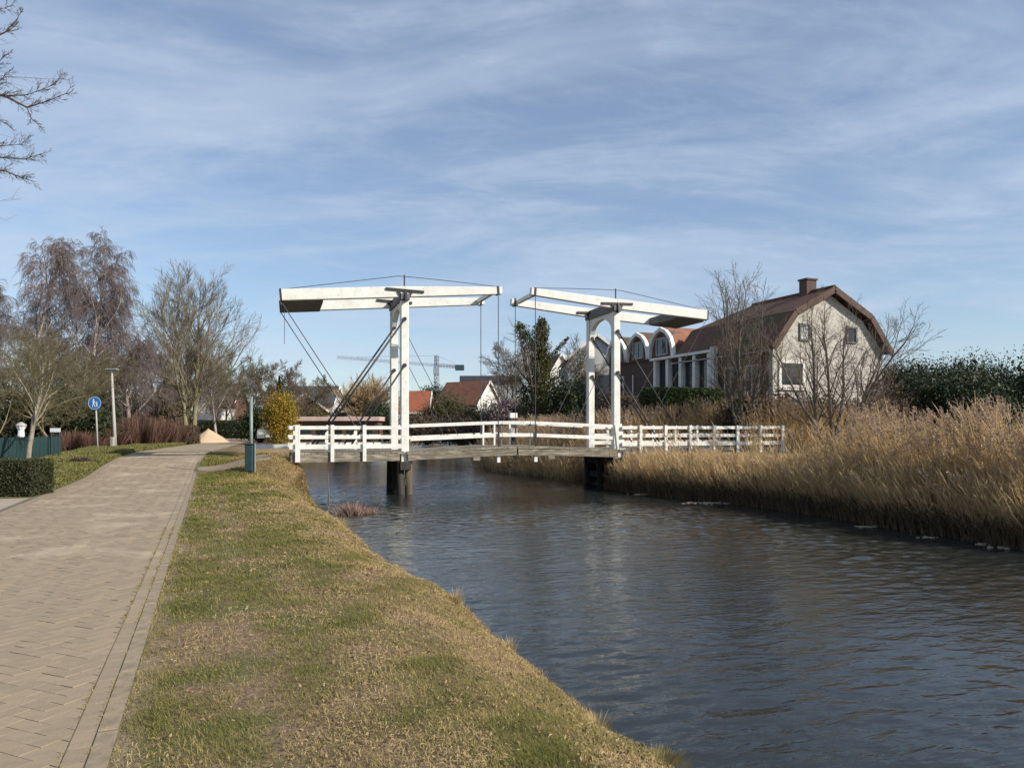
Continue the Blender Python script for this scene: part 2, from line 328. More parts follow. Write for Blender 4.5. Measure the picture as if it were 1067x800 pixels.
def ground_mat():
    m = bpy.data.materials.new('ground_soil_and_moss'); m.use_nodes = True; t = m.node_tree; p = t.nodes['Principled BSDF']; p.inputs['Roughness'].default_value = .95; p.inputs['Specular IOR Level'].default_value = .2
    tcn = N(t, 'ShaderNodeTexCoord')
    def noise(s, d=5, r=.6):
        n = N(t, 'ShaderNodeTexNoise'); n.inputs['Scale'].default_value = s; n.inputs['Detail'].default_value = d; n.inputs['Roughness'].default_value = r; t.links.new(tcn.outputs['Object'], n.inputs['Vector']); return n.outputs['Fac']
    def rng(s, lo, hi):
        r = N(t, 'ShaderNodeMapRange'); r.inputs[1].default_value = lo; r.inputs[2].default_value = hi; t.links.new(s, r.inputs[0]); return r.outputs[0]
    def mixc(f, a, b):
        x = N(t, 'ShaderNodeMix', data_type='RGBA'); t.links.new(f, x.inputs['Factor'])
        for s, v in (('A', a), ('B', b)):
            if isinstance(v, tuple): x.inputs[s].default_value = (*v, 1)
            else: t.links.new(v, x.inputs[s])
        return x.outputs['Result']
    def att(n):
        a = N(t, 'ShaderNodeAttribute', attribute_name=n); return a.outputs['Fac']
    soil = mixc(rng(noise(14), .35, .65), (.15, .10, .06), (.27, .19, .115))
    green = mixc(rng(noise(9), .35, .65), (.085, .09, .028), (.15, .135, .05))
    g = N(t, 'ShaderNodeMath', operation='MULTIPLY'); t.links.new(rng(noise(.9, 4), .44, .60), g.inputs[0]); t.links.new(att('green'), g.inputs[1])
    c = mixc(g.outputs[0], soil, green)
    c = mixc(att('dirt'), c, mixc(rng(noise(5), .3, .7), (.33, .26, .18), (.24, .18, .12)))
    c = mixc(att('mud'), c, mixc(rng(noise(6), .3, .7), (.05, .035, .022), (.10, .07, .04)))
    t.links.new(c, p.inputs['Base Color'])
    b = N(t, 'ShaderNodeBump'); b.inputs['Distance'].default_value = .03; t.links.new(noise(25, 6), b.inputs['Height']); t.links.new(b.outputs[0], p.inputs['Normal'])
    return m
ground = npmesh('ground', np.stack([X, Y, Z], -1).reshape(-1, 3), Q, ground_mat(), smooth=True); tag(ground, kind='structure')
xl = x_left(Y); xr = x_right(Y)
green = np.where(X < .5, 1.2, np.clip(1.25-.55*(X-.6), .35, 1)); green = np.where((X < -4), 2.0, green); green = np.where(X > xr, .7, green)
dirt = ss(-.6, .1, X+.35*np.sin(Y*2))*ss(26.9, 27.5, Y+.15*np.sin(X*5))*(1-ss(29.6, 30.2, Y))*(1-ss(2.2, 2.9, X))
dirt = np.maximum(dirt, .9*ss(-.62, -.45, X)*(1-ss(-.42, -.30, X+.10*wob(X, Y*2, 2)))*(Y < 27))
mud = ((X > xl-.25) & (X < xr+2.2)).astype(float)
for nm, val in (('green', green), ('dirt', dirt), ('mud', mud)):
    a_ = ground.data.attributes.new(nm, 'FLOAT', 'POINT'); a_.data.foreach_set('value', val.astype(np.float32).ravel())

# ---------------------------------------------------------------- water
def water_mat():
    m = bpy.data.materials.new('rippled_canal_water'); m.use_nodes = True; t = m.node_tree; p = t.nodes['Principled BSDF']
    p.inputs['Base Color'].default_value = (.020, .023, .022, 1); p.inputs['Roughness'].default_value = .06; p.inputs['IOR'].default_value = 1.40
    tcn = N(t, 'ShaderNodeTexCoord')
    def nz(rot, sc, scale, det, dist=0):
        mp = N(t, 'ShaderNodeMapping'); mp.inputs['Rotation'].default_value = (0, 0, rot); mp.inputs['Scale'].default_value = sc; t.links.new(tcn.outputs['Object'], mp.inputs[0])
        n = N(t, 'ShaderNodeTexNoise'); n.inputs['Scale'].default_value = scale; n.inputs['Detail'].default_value = det; n.inputs['Distortion'].default_value = dist; t.links.new(mp.outputs[0], n.inputs['Vector']); return n.outputs['Fac']
    a = nz(R(28), (1, 2.8, 1), 2.4, 3, .5); b = nz(R(8), (1, 2.2, 1), 6.5, 3, .3); c = nz(R(40), (1, 1.5, 1), .5, 2)
    s1 = N(t, 'ShaderNodeMath', operation='MULTIPLY_ADD'); t.links.new(b, s1.inputs[0]); s1.inputs[1].default_value = .35; t.links.new(a, s1.inputs[2])
    amp = N(t, 'ShaderNodeMapRange'); amp.inputs[1].default_value = .35; amp.inputs[2].default_value = .65; amp.inputs[3].default_value = .55; amp.inputs[4].default_value = 1.15; t.links.new(c, amp.inputs[0])
    s2 = N(t, 'ShaderNodeMath', operation='MULTIPLY'); t.links.new(s1.outputs[0], s2.inputs[0]); t.links.new(amp.outputs[0], s2.inputs[1])
    bp = N(t, 'ShaderNodeBump'); bp.inputs['Strength'].default_value = 1; bp.inputs['Distance'].default_value = .022; t.links.new(s2.outputs[0], bp.inputs['Height']); t.links.new(bp.outputs[0], p.inputs['Normal'])
    return m
def water_mesh():
    rs = np.random.RandomState(8); gx = np.concatenate([[-20, 0, 1.5], np.arange(1.9, 17.5, .065), np.arange(17.6, 24, .4), [40, 70]])
    gy = np.concatenate([[-60, -10, 0], np.arange(1.5, 13, .05), np.arange(13, 32, .09), np.arange(32, 62, .3), [64, 70, 80, 100, 130, 180]])
    X_, Y_ = np.meshgrid(gx, gy); H = np.zeros_like(X_); amp = ss(1, 2, Y_)*(1-ss(60, 62, Y_))*ss(1, 2, X_)*(1-ss(17, 18, X_))
    for k in range(70):
        lam = .12*math.exp(1.7*rs.uniform(0, 1)**1.5); th = rs.normal(math.pi/2-YAW+.25, .55); kx, ky = math.cos(th)*2*math.pi/lam, math.sin(th)*2*math.pi/lam
        fade = (1-ss(11, 14, Y_)) if lam < .24 else (1-ss(30, 34, Y_)) if lam < .7 else 1.
        H += WSL*lam/(2*math.pi)*rs.uniform(.5, 1.2)*np.sin(kx*X_+ky*Y_+rs.uniform(0, 6.28)+.5*np.sin(X_*.6+k)+.5*np.cos(Y_*.5+k*2))*fade
    gust = .65+.55*np.sin(X_*.35+Y_*.13+1)*np.sin(Y_*.22-X_*.1); H *= amp*gust
    ix = np.arange(len(gx)*len(gy)).reshape(len(gy), len(gx)); Qw = np.stack([ix[:-1, :-1], ix[:-1, 1:], ix[1:, 1:], ix[1:, :-1]], -1).reshape(-1, 4)
    return npmesh('canal_water', np.stack([X_, Y_, WATER+H], -1).reshape(-1, 3), Qw, water_mat(), smooth=True)
WSL = .033
wo = water_mesh(); tag(wo, kind='structure')

# ---------------------------------------------------------------- road of herringbone bricks
RL, RR = -3.45, -.66     # brick field; course and kerb to the right
yy = np.concatenate([np.arange(-4, 30, 1.), np.arange(30, 110, 2.)])
def strip(name, xa, xb, dz, m, ys_, parent=None, kind='structure'):
    c = road_c(ys_); h = hump(ys_)+dz
    V = np.stack([np.stack([c+xa, ys_, h], 1), np.stack([c+xb, ys_, h], 1)], 1).reshape(-1, 3)
    j = np.arange(len(ys_)-1)*2; Qq = np.stack([j, j+1, j+3, j+2], 1)
    o = npmesh(name, V, Qq, m, parent=parent)
    if kind: tag(o, kind=kind)
    return o
road = strip('road', -3.75, -.44, .0228, M['sand_joint'], yy)
BEND_Y = 40.
strip('road_surface', RL-.05, -.45, .030, M['farroad'], yy[yy >= BEND_Y], parent=road, kind=None)
BW, BL, TOPZ = .108, .216, .0265
def clip(poly, xa, xb):
    for s, lim in ((1, xb), (-1, -xa)):
        o_ = []
        for i in range(len(poly)):
            p, q = poly[i], poly[(i+1) % len(poly)]; ip, iq = s*p[0] <= lim, s*q[0] <= lim
            if ip: o_.append(p)
            if ip != iq:
                t_ = (lim-s*p[0])/(s*(q[0]-p[0])); o_.append((p[0]+t_*(q[0]-p[0]), p[1]+t_*(q[1]-p[1])))
        poly = o_
        if len(poly) < 3: return []
    return poly
rb = random.Random(5)
def brick_geo(poly, z0, z1, shrink=.0022, bev=.0014):
    """chamfered block on an outline: V list, F list"""
    n = len(poly); cx = sum(p[0] for p in poly)/n; cy = sum(p[1] for p in poly)/n
    def ins(d):
        r = []
        for p in poly:
            L_ = math.hypot(p[0]-cx, p[1]-cy) or 1; k = max(.2, 1-d*1.3/L_); r.append((cx+(p[0]-cx)*k, cy+(p[1]-cy)*k))
        return r
    a, b = ins(shrink), ins(shrink+bev)
    V = [(x, y, z0) for x, y in a]+[(x, y, z1-bev*.6) for x, y in a]+[(x, y, z1) for x, y in b]
    Fc = []
    for l in (0, n):
        for i in range(n): j = (i+1) % n; Fc.append((l+i, l+j, l+n+j, l+n+i))
    Fc.append(tuple(2*n+i for i in range(n))); return V, Fc
cells = []
c45 = math.sqrt(.5)
NN = int(46/BW)
for i in range(-60, 420):
    for j in range(-420, 420):
        d = (i-j) % 4
        if d not in (0, 3): continue
        if d == 0: u0, v0, u1, v1 = i, j, i+2, j+1
        else: u0, v0, u1, v1 = i, j, i+1, j+2
        ps = [((u*c45-v*c45)*BW-2, (u*c45+v*c45)*BW) for u, v in ((u0, v0), (u1, v0), (u1, v1), (u0, v1))]
        my = sum(p[1] for p in ps)/4; mx_ = sum(p[0] for p in ps)/4
        if my < .6 or my > BEND_Y or mx_ < RL-.2 or mx_ > RR+.2: continue
        pc = clip(ps, RL, RR)
        if len(pc) >= 3:
            ar = abs(sum(pc[k][0]*pc[(k+1) % len(pc)][1]-pc[(k+1) % len(pc)][0]*pc[k][1] for k in range(len(pc))))/2
            if ar > .0003: cells.append((my, mx_, pc))
def in_view(x, y, z=0):
    dp = x*A.x+y*A.y
    if dp < .3: return False
    px = CX+(x*RT.x+y*RT.y)/dp*F; py = HY+(EYE-z)/dp*F
    return -6 < px < 1073 and py < 806
cells.sort(key=lambda c: c[0]*A.y+c[1]*A.x)
course = []
y_ = .6
while y_ < BEND_Y:   # course of bricks along the kerb
    course.append((y_+.1, -.6, [(-.655, y_), (-.552, y_), (-.552, y_+.209), (-.655, y_+.209)])); y_ += .212
def lift(V, c_):
    out_ = []
    for x, y, z in V: out_.append((x+float(road_c(y)), y, z+float(hump(y))))
    return out_
allb = sorted(cells+course, key=lambda c: c[0]*A.y+c[1]*A.x)
vis = [c for c in allb if in_view(c[1], c[0])]; single = set(id(c) for c in vis[:296])
SV, SF, SR = [], [], []
for c in allb:
    V, Fc = brick_geo(c[2], .0, TOPZ+rb.uniform(-.0022, .0022))
    tx, ty = rb.uniform(-.007, .007), rb.uniform(-.007, .007); V = [(x, y, z+(x-c[1])*tx+(y-c[0])*ty) for x, y, z in V]
    rv = rb.random()
    if id(c) in single:
        me = bpy.data.meshes.new('brick'); me.from_pydata([(x-c[1], y-c[0], z) for x, y, z in V], [], Fc); me.materials.append(M['brick'])
        a_ = me.attributes.new('rnd', 'FLOAT', 'POINT'); a_.data.foreach_set('value', [rv]*len(V))
        link('brick', me, road, (c[1], c[0], 0))
    else:
        n = len(SV); SV += lift(V, c); SF += [tuple(n+k for k in f) for f in Fc]; SR += [rv]*len(V)
me = bpy.data.meshes.new('brick_paving'); me.from_pydata(SV, [], SF); me.materials.append(M['brick'])
a_ = me.attributes.new('rnd', 'FLOAT', 'POINT'); a_.data.foreach_set('value', SR); tag(link('brick_paving', me, road), kind='stuff')
# kerb stones on both sides
kerb = empty('kerb', (-.49, 10, 0)); tag(kerb, kind='structure')
y_ = .4; kd = {}
while y_ < 46:
    L_ = .98; c = float(road_c(y_+.5))
    for xa, xb in ((-.545, -.45), (-3.62, -3.47)):
        if xa > -1 and 26.4 < y_ < 30.5: continue
        m_ = MB(); z0, z1 = 0, float(hump(y_+.5))+.034
        V, Fc = brick_geo([(xa, y_), (xb, y_), (xb, y_+L_), (xa, y_+L_)], -.05, .029, .001, .004)
        jx = rb.uniform(-.002, .002)
        m_.v = [(x+float(road_c(y))+jx, y, z+float(hump(y))) for x, y, z in V]; m_.f = Fc
        m_.build('kerb_stone', M['kerb'], kerb, origin=(xa+c, y_, float(hump(y_))))
    y_ += 1.0
MB().box(-14, -3.65, 8, 19.6, -.2, .016).build('driveway', M['drive'])['kind'] = 'structure'
# dirt spur path up to the bridge is the ground sheet itself (height() and the dirt mask)

# ---------------------------------------------------------------- the drawbridge
L0 = Vector((6.71, 27.48, 0)); U = Vector((.9993, -.036, 0)).normalized(); W = Vector((.078, .997, 0)); WID = 2.62; SPAN = 8.84
def B(s, n, z): p = L0+U*s+W*n; p.z = z; return p
bridge = empty('drawbridge', B(0, 0, WATER), 'white wooden double drawbridge with two portals and balance beams over the canal', 'bridge')
def bpart(mb, name, m, parent=bridge, bevel=.008, **k): return recalc(mb.build(name, m, parent, bevel=bevel, **k))
def deck_z(s):
    s = np.asarray(s, float); return .70+.14*ss(0, 3.9, s)*(1-ss(SPAN-3.9, SPAN, s))
for side, s0, sg in (('l', 0, -1), ('r', SPAN, 1)):
    piv = 6.62 if sg < 0 else 6.66
    ptop = piv-.28
    # piles and cross heads
    for n in (.0, WID):
        for ds in (-.17, .17):
            bpart(MB().tube([B(s0+ds, n, -2), B(s0+ds*.9, n, .32)], [.16, .14], 10), 'pile', M['pile'] if (n == 0 and ds > 0) else M['darkwood'], smooth=True, bevel=0)
    bpart(MB().tube([B(s0-.1, WID/2, -2), B(s0-.1, WID/2, .3)], [.16, .15], 10), 'pile', M['darkwood'], smooth=True, bevel=0)
    bpart(MB().obox(B(s0, WID/2, .16), U*.2, W*(WID/2+.3), Vector((0, 0, .15))), 'pile_cap', M['darkwood'], bevel=.015)
    bpart(MB().obox(B(s0, WID/2, -.45), U*.12, W*(WID/2+.1), Vector((0, 0, .12))), 'cross_brace', M['darkwood'], bevel=.015)
    for n in (0, WID):
        mb = MB().beam(B(s0, n, .31 if n == 0 else .5), B(s0, n, ptop), .275, .29, up=U)
        bpart(mb, 'portal_post', M['white'], bevel=.02)
        if sg > 0 and n == 0:
            bpart(MB().beam(B(s0+.22, -.02, .36), B(s0+.03, -.02, 1.72), .34, .40, .33, .34, up=U), 'post_boot', M['white'], bevel=.02)
        # iron stays
        zt, zl = (5.62, 3.9) if sg < 0 else (5.55, 3.85)
        n_ = n-.19 if n == 0 else n-.18
        for z_, sf, r_ in ((zt, 3.34, .034), (zl, 2.09, .034)):
            st = bpart(MB().tube([B(s0+sg*.02, n_, z_), B(s0+sg*sf, n_, .80)], r_, 8), 'stay_rod', M['black'], smooth=True, bevel=0)
            bpart(MB().tube([B(s0+sg*.02, n_-.03, z_), B(s0+sg*.02, n_+.05, z_)], .075, 10), 'bolt', M['black'], parent=st, bevel=0)
        # thin rod from the post to the leaf
        bpart(MB().tube([B(s0-sg*.16, n, 4.95), B(s0-sg*2.15, n, float(deck_z(s0-sg*2.15))+.35)], .012, 6), 'leaf_rod', M['wire'], bevel=0)
    # arch between the two posts under the head
    arc = []
    for k in range(13):
        th = math.pi*k/12; arc.append((WID/2-math.cos(th)*(WID/2-.17), ptop-.86+math.sin(th)*.70))
    poly = [(.16, ptop), (.16, ptop-.95)]+arc+[(WID-.16, ptop-.95), (WID-.16, ptop)]
    mb = MB(); a0 = [B(s0-.11, n, z) for n, z in poly]; 
    for k in range(len(arc)+1):
        q = [poly[k+1], poly[k+2]]; 
        pts = [(q[0][0], q[0][1]), (q[1][0], q[1][1]), (q[1][0], ptop), (q[0][0], ptop)]
        if abs(pts[0][0]-pts[1][0]) > 1e-4: mb.prism([B(s0-.1, n, z) for n, z in pts], U*.2)
    bpart(mb, 'arched_brace', M['white'], bevel=0)
    bpart(MB().obox(B(s0, WID/2, ptop+.11), U*.17, W*(WID/2+.22), Vector((0, 0, .11))), 'portal_head', M['ballast'], bevel=.01)
    # balance beams
    tip_s, tail_s = (3.83, 4.43) if sg < 0 else (3.78, 4.40)
    zt_, zq_ = (6.93, 6.27) if sg < 0 else (6.98, 6.45)
    def BB(n, a): # a: -1 tail .. 1 tip centreline
        s_ = s0-sg*(tip_s if a > 0 else tail_s)*a if a > 0 else s0+sg*tail_s*(-a)
        zc = piv+.03+(zt_-piv-.03)*a if a > 0 else piv+.03+(zq_-piv-.03)*(-a)
        return B(s_, n, zc)
    for n in (0, WID):
        mb = MB().beam(BB(n, -1), BB(n, 0), .27, .40, .27, .40); 
        e = BB(n, 0); bm_ = bpart(MB().beam(BB(n, -1), e, .27, .40), 'balance_beam', M['white'], bevel=.015)
        bpart(MB().beam(e-U*(.002*sg), BB(n, 1), .266, .396, .24, .28), 'beam_nose', M['white'], parent=bm_, bevel=.015)
        tp = BB(n, 1); dd = (BB(n, 1)-BB(n, 0)).normalized()
        bpart(MB().beam(tp-dd*.20, tp-dd*.12, .28, .33), 'tip_strap', M['black'], parent=bm_, bevel=0)
        tl = BB(n, -1); bpart(MB().beam(tl-(BB(n, 0)-tl).normalized()*.03, tl+(BB(n, 0)-tl).normalized()*.03, .29, .43), 'end_plate', M['black'], parent=bm_, bevel=0)
        # iron bracket: bar along the beam and strut to the post head
        e = BB(n, 0); yo = -.16; bar = MB().beam(e+U*-.72+W*yo+Vector((0, 0, -.04*sg*-1*-1+ .02)), e+U*.72+W*yo+Vector((0, 0, .02)), .05, .085)
        br = bpart(bar, 'hinge_bracket', M['black'], bevel=0)
        bpart(MB().beam(e+U*.02+W*yo+Vector((0, 0, 0)), e+U*.02+W*yo+Vector((0, 0, -.38)), .07, .20, .07, .34, up=W), 'hinge_strut', M['black'], parent=br, bevel=0)
        for k in (-1, 1): bpart(MB().beam(e+U*.26*k+W*yo, e+U*.06*k+W*yo+Vector((0, 0, -.34)), .06, .08), 'hinge_strut', M['black'], parent=br, bevel=0)
        # lifting chain, tip to leaf
        bpart(MB().tube([tp-dd*.16-W*.14, tp-dd*.16-W*.14+Vector((0, 0, -.3)), B(s0-sg*(tip_s-.16), n-.14, .5)], .016, 6), 'lifting_chain', M['wire'], bevel=0)
        bpart(MB().obox(B(s0-sg*(tip_s-.16), n-.15, .42), U*.07, W*.05, Vector((0, 0, .19))), 'chain_anchor', M['white'])
        bpart(MB().obox(B(s0-sg*(tip_s-.16), n-.18, 1.14), U*.035, W*.02, Vector((0, 0, .55))), 'chain_guide', M['black'], bevel=0)
        # operating chains, tail to deck
        bpart(MB().tube([BB(n, -1)+Vector((0, 0, -.2)), B(s0+sg*1.05, n, .85)], .017 if sg < 0 else .010, 6), 'operating_chain', M['wire'], bevel=0)
        # truss wire and mast
        top = BB(n, 0)+Vector((0, 0, .58)); 
        if n == 0:
            ms = bpart(MB().tube([BB(n, 0)+Vector((0, 0, .15)), top+Vector((0, 0, .06))], .03, 8), 'truss_mast', M['wire'], bevel=0)
            bpart(MB().tube([BB(n, -1)+Vector((0, 0, .2)), BB(n, -.5)+Vector((0, 0, .41)), top-U*.25, top, top+U*.25, BB(n, .55)+Vector((0, 0, .36)), BB(n, 1)+Vector((0, 0, .14))] if sg < 0 else
                            [BB(n, -1)+Vector((0, 0, .2)), BB(n, -.5)+Vector((0, 0, .41)), top+U*.25, top, top-U*.25, BB(n, .55)+Vector((0, 0, .36)), BB(n, 1)+Vector((0, 0, .14))], .013, 6), 'truss_wire', M['wire'], bevel=0)
    # ballast box between tails and tie beams
    t0, t1 = BB(0, -1), BB(0, -.66); u_ = (t1-t0).normalized(); mid = (t0+t1)/2+W*(WID/2)
    bpart(MB().obox(mid+Vector((0, 0, -.10)), u_*((t1-t0).length/2-.03), W*(WID/2-.15), Vector((0, 0, .17))), 'ballast_box', M['ballast'])
    bpart(MB().beam(BB(0, .93)+W*.15, BB(WID, .93)-W*.15, .14, .16), 'tie_beam', M['white'])
    bpart(MB().beam(BB(0, .0)+W*.14+Vector((0, 0, 0)), BB(WID, 0)-W*.14, .2, .2), 'axle_beam', M['ballast'])
    if sg < 0: bpart(MB().tube([BB(0, -.97)+W*.3+Vector((0, 0, -.2)), BB(0, -.97)+W*.3+Vector((0, 0, -1.7))], .010, 5), 'pull_chain', M['wire'], bevel=0)
# decks
def deckpart(s0, s1, zf, w0=0, w1=WID, th=.09, name='deck_plank', step=.22, kids=True):
    s = s0
    mesh = None
    while s < s1-.02:
        e = min(s+step-.012, s1); z0, z1 = float(zf(s)), float(zf(e))
        bpart(MB().hexa([B(s, w0-.28, z0-th), B(e, w0-.28, z1-th), B(e, w1+.28, z1-th), B(s, w1+.28, z0-th), B(s, w0-.28, z0), B(e, w0-.28, z1), B(e, w1+.28, z1), B(s, w1+.28, z0)]), name, M['greywood'], bevel=0)
        s += step
deckpart(.05, SPAN/2-.02, deck_z); deckpart(SPAN/2+.02, SPAN-.05, deck_z)
flat = lambda s: .70
deckpart(-4.05, -.05, flat); deckpart(SPAN+.05, SPAN+8.5, flat)
for n in (-.2, WID/2, WID+.2):
    for a, b in ((.08, 2.2), (2.2, SPAN/2-.03), (SPAN/2+.03, SPAN-2.2), (SPAN-2.2, SPAN-.08)):
        bpart(MB().beam(B(a, n, float(deck_z(a))-.215), B(b, n, float(deck_z(b))-.215), .14, .24), 'leaf_girder', M['greywood'])
    bpart(MB().beam(B(-4.1, n, .48), B(-.22, n, .48), .16, .25), 'approach_girder', M['greywood'])
    bpart(MB().beam(B(SPAN+.22, n, .48), B(SPAN+8.5, n, .48), .16, .25), 'approach_girder', M['greywood'])
for s in (3.4, 5.35): # small cleats under the leaf edge
    bpart(MB().obox(B(s-.65 if s < 4 else s+.5, -.26, .40), U*.14, W*.05, Vector((0, 0, .07))), 'girder_cleat', M['greywood'])
for s in (SPAN+4.2, SPAN+8.2):
    for n in (.1, WID-.1): bpart(MB().tube([B(s, n, -2), B(s, n, .36)], .13, 8), 'pile', M['darkwood'], smooth=True, bevel=0)
# railings of the leaves: two rails
for n in (-.10, WID+.10):
    for sa, sb in ((.2, SPAN/2-.6), (SPAN/2-.58, SPAN/2+.58), (SPAN/2+.6, SPAN-.2)):
        for zo, th in ((.94, .12), (.45, .14)):
            za_, zb_ = float(deck_z(sa))+zo, float(deck_z(sb))+zo
            bpart(MB().beam(B(sa, n, za_), B(sb, n, zb_), .07, th), 'rail', M['white'])
    for s in ((SPAN/2-.6, SPAN/2+.6) if n < 0 else (SPAN/2-.6, SPAN/2-.1, SPAN/2+.6)):
        z = float(deck_z(s)); bpart(MB().obox(B(s, n+(.07 if n < 0 else -.07), z+.49), U*.035, W*.035, Vector((0, 0, .5))), 'railing_post', M['ballast'] if n < 0 else M['white'], bevel=0)
# railings of the approaches: three rails
for n in (-.26, WID+.26):
    for sa, sb, ps in ((-4.15, -.16, (-3.86, -2.66, -1.52)), (SPAN+.16, SPAN+8.3, tuple(SPAN+1.0+1.2*k for k in range(7)))):
        for z, th in ((1.58, .13), (1.24, .13), (.90, .17)):
            bpart(MB().beam(B(sa, n, z), B(sb, n, z), .07, th), 'rail', M['white'])
        for s in ps:
            big = .085 if s == -3.86 else .065
            bpart(MB().obox(B(s, n-.075*(1 if n < 0 else -1), 1.02), U*big, W*.038, Vector((0, 0, .66))), 'railing_post', M['white'], bevel=.006)
bl = empty('bridge_marker', B(SPAN/2+.85, WID+.35, .80), 'dark post with a white box on top on the far side of the bridge crown', 'marker post')
recalc(MB().box(*[v for v in (bl.location.x-.06, bl.location.x+.06, bl.location.y-.06, bl.location.y+.06)], .5, 1.9).build('post', M['black'], bl))
recalc(MB().box(bl.location.x-.17, bl.location.x+.17, bl.location.y-.1, bl.location.y+.1, 2.0, 2.22).build('lamp_box', M['whitewall'], bl, bevel=.01))
recalc(MB().box(bl.location.x-.16, bl.location.x+.16, bl.location.y-.12, bl.location.y+.12, 1.32, 1.72).build('control_box', M['greypole'], bl, bevel=.01))

# ---------------------------------------------------------------- vegetation builders
def branches(seed, base, dirv, L, r, spec, maxlvl):
    """spec per level: (n children, length ratio, angle deg, start frac, droop, wobble, steps)"""
    rs = random.Random(seed); trunk, crown = [], []
    def rec(p, d, L, r, lvl):
        nc, lr, ang, st, droop, wb, steps = spec[min(lvl, len(spec)-1)]
        pts = [Vector(p)]; dirs = [d.copy()]; sl = L/steps; rr = [r]
        for k in range(steps):
            d = (d+Vector((rs.gauss(0, wb), rs.gauss(0, wb), rs.gauss(0, wb)+droop))).normalized()
            q = pts[-1]+d*sl; pts.append(q); dirs.append(d.copy()); rr.append(r*(1-.62*(k+1)/steps))
            (trunk if lvl <= 1 else crown).append((*pts[-2], *q, rr[-2], rr[-1]))
        if lvl >= maxlvl: return
        for c in range(nc):
            t = st+(1-st)*(c+rs.random())/nc; k = min(int(t*steps), steps-1); f = t*steps-k
            q = pts[k].lerp(pts[k+1], f); dd = dirs[k+1]
            ax = dd.orthogonal().normalized(); ax.rotate(Matrix.Rotation(rs.uniform(0, 6.283) if lvl > 0 else c*2.4+rs.uniform(-.4, .4), 3, dd))
            nd = dd.copy(); nd.rotate(Matrix.Rotation(R(ang)*rs.uniform(.7, 1.25)*((1.3-.75*t) if lvl == 0 else 1), 3, ax))
            cl = L*lr*rs.uniform(.7, 1.2)*(1.15-.55*t) if lvl == 0 else L*lr*rs.uniform(.6, 1.2)*(1.1-.4*t)
            rec(q, nd, cl, max(rr[k]*.48, MINR), lvl+1)
    rec(base, Vector(dirv).normalized(), L, r, 0); return trunk, crown
MINR = .012
def tree(label, base, seed, L, r, spec, maxlvl, bark, twig, lean=(0, 0, 1), stems=1, spread=.25, group=None, name='bare_tree', minr=.012, cat_='tree', rot=0):
    global MINR; MINR = minr
    root = empty(name, base, label, cat_, group); T, Cw = [], []
    for k in range(stems):
        th = k*6.283/stems+.4+rot; off = Vector((math.cos(th), math.sin(th), 0))*(r*1.3 if stems > 1 else 0)
        d = Vector(lean)+Vector((math.cos(th), math.sin(th), 0))*(spread if stems > 1 else 0)
        t_, c_ = branches(seed+k*17, Vector(base)+off-Vector((0, 0, .15)), d, L*(1-.12*k/max(1, stems)), r, spec, maxlvl); T += t_; Cw += c_
    V, Qq = tubes(T, 7); npmesh('trunk', V, Qq, bark, parent=root, smooth=True)
    V, Qq = tubes(Cw, 3); npmesh('crown', V, Qq, twig, parent=root)
    return root
def blob_points(rs, n, rad, lumps=9, shell=.35, flat=.0):
    """points near the surface of a lumpy ellipsoid, unit coords scaled by rad"""
    L = rs.normal(size=(lumps, 3)); L /= np.linalg.norm(L, axis=1, keepdims=True); L *= rs.uniform(.25, .62, (lumps, 1)); L[:, 2] = L[:, 2]*.9
    R_ = rs.uniform(.32, .55, lumps); i = rs.randint(0, lumps, n)
    d = rs.normal(size=(n, 3)); d /= np.linalg.norm(d, axis=1, keepdims=True)
    q = L[i]+d*(R_[i]*rs.uniform(shell, 1.08, n))[:, None]
    q = q/np.percentile(np.abs(q), 97, axis=0)
    return q*np.array(rad)
def shrub(label, c, rad, n, size, m, seed, name='shrub', catg='shrub', group=None, core=True, lumps=12):
    rs = np.random.RandomState(seed); c = Vector(c); root = empty(name, (c.x, c.y, c.z-rad[2]), label, catg, group)
    P = blob_points(rs, n, rad, lumps)+np.array(c)
    P = P[P[:, 2] > c.z-rad[2]*1.05]
    P2 = (P[::4]-np.array(c))*.78+np.array(c); V, Qq = cat([leaves(rs, P, size), leaves(rs, P2, size*2.4)]); r_ = np.repeat(rs.uniform(0, 1, len(P)+len(P2)), 4)
    npmesh('foliage', V, Qq, m, r_, root)
    S = []
    for k in range(26):
        a = rs.uniform(0, 6.283); e = rs.uniform(.2, .75); S.append((c.x+.1*math.cos(a), c.y+.1*math.sin(a), c.z-rad[2], c.x+rad[0]*e*math.cos(a), c.y+rad[1]*e*math.sin(a), c.z+rad[2]*rs.uniform(-.2, .6), .04, .015))
    V, Qq = tubes(S, 4); npmesh('stems', V, Qq, M['bark'], parent=root)
    return root
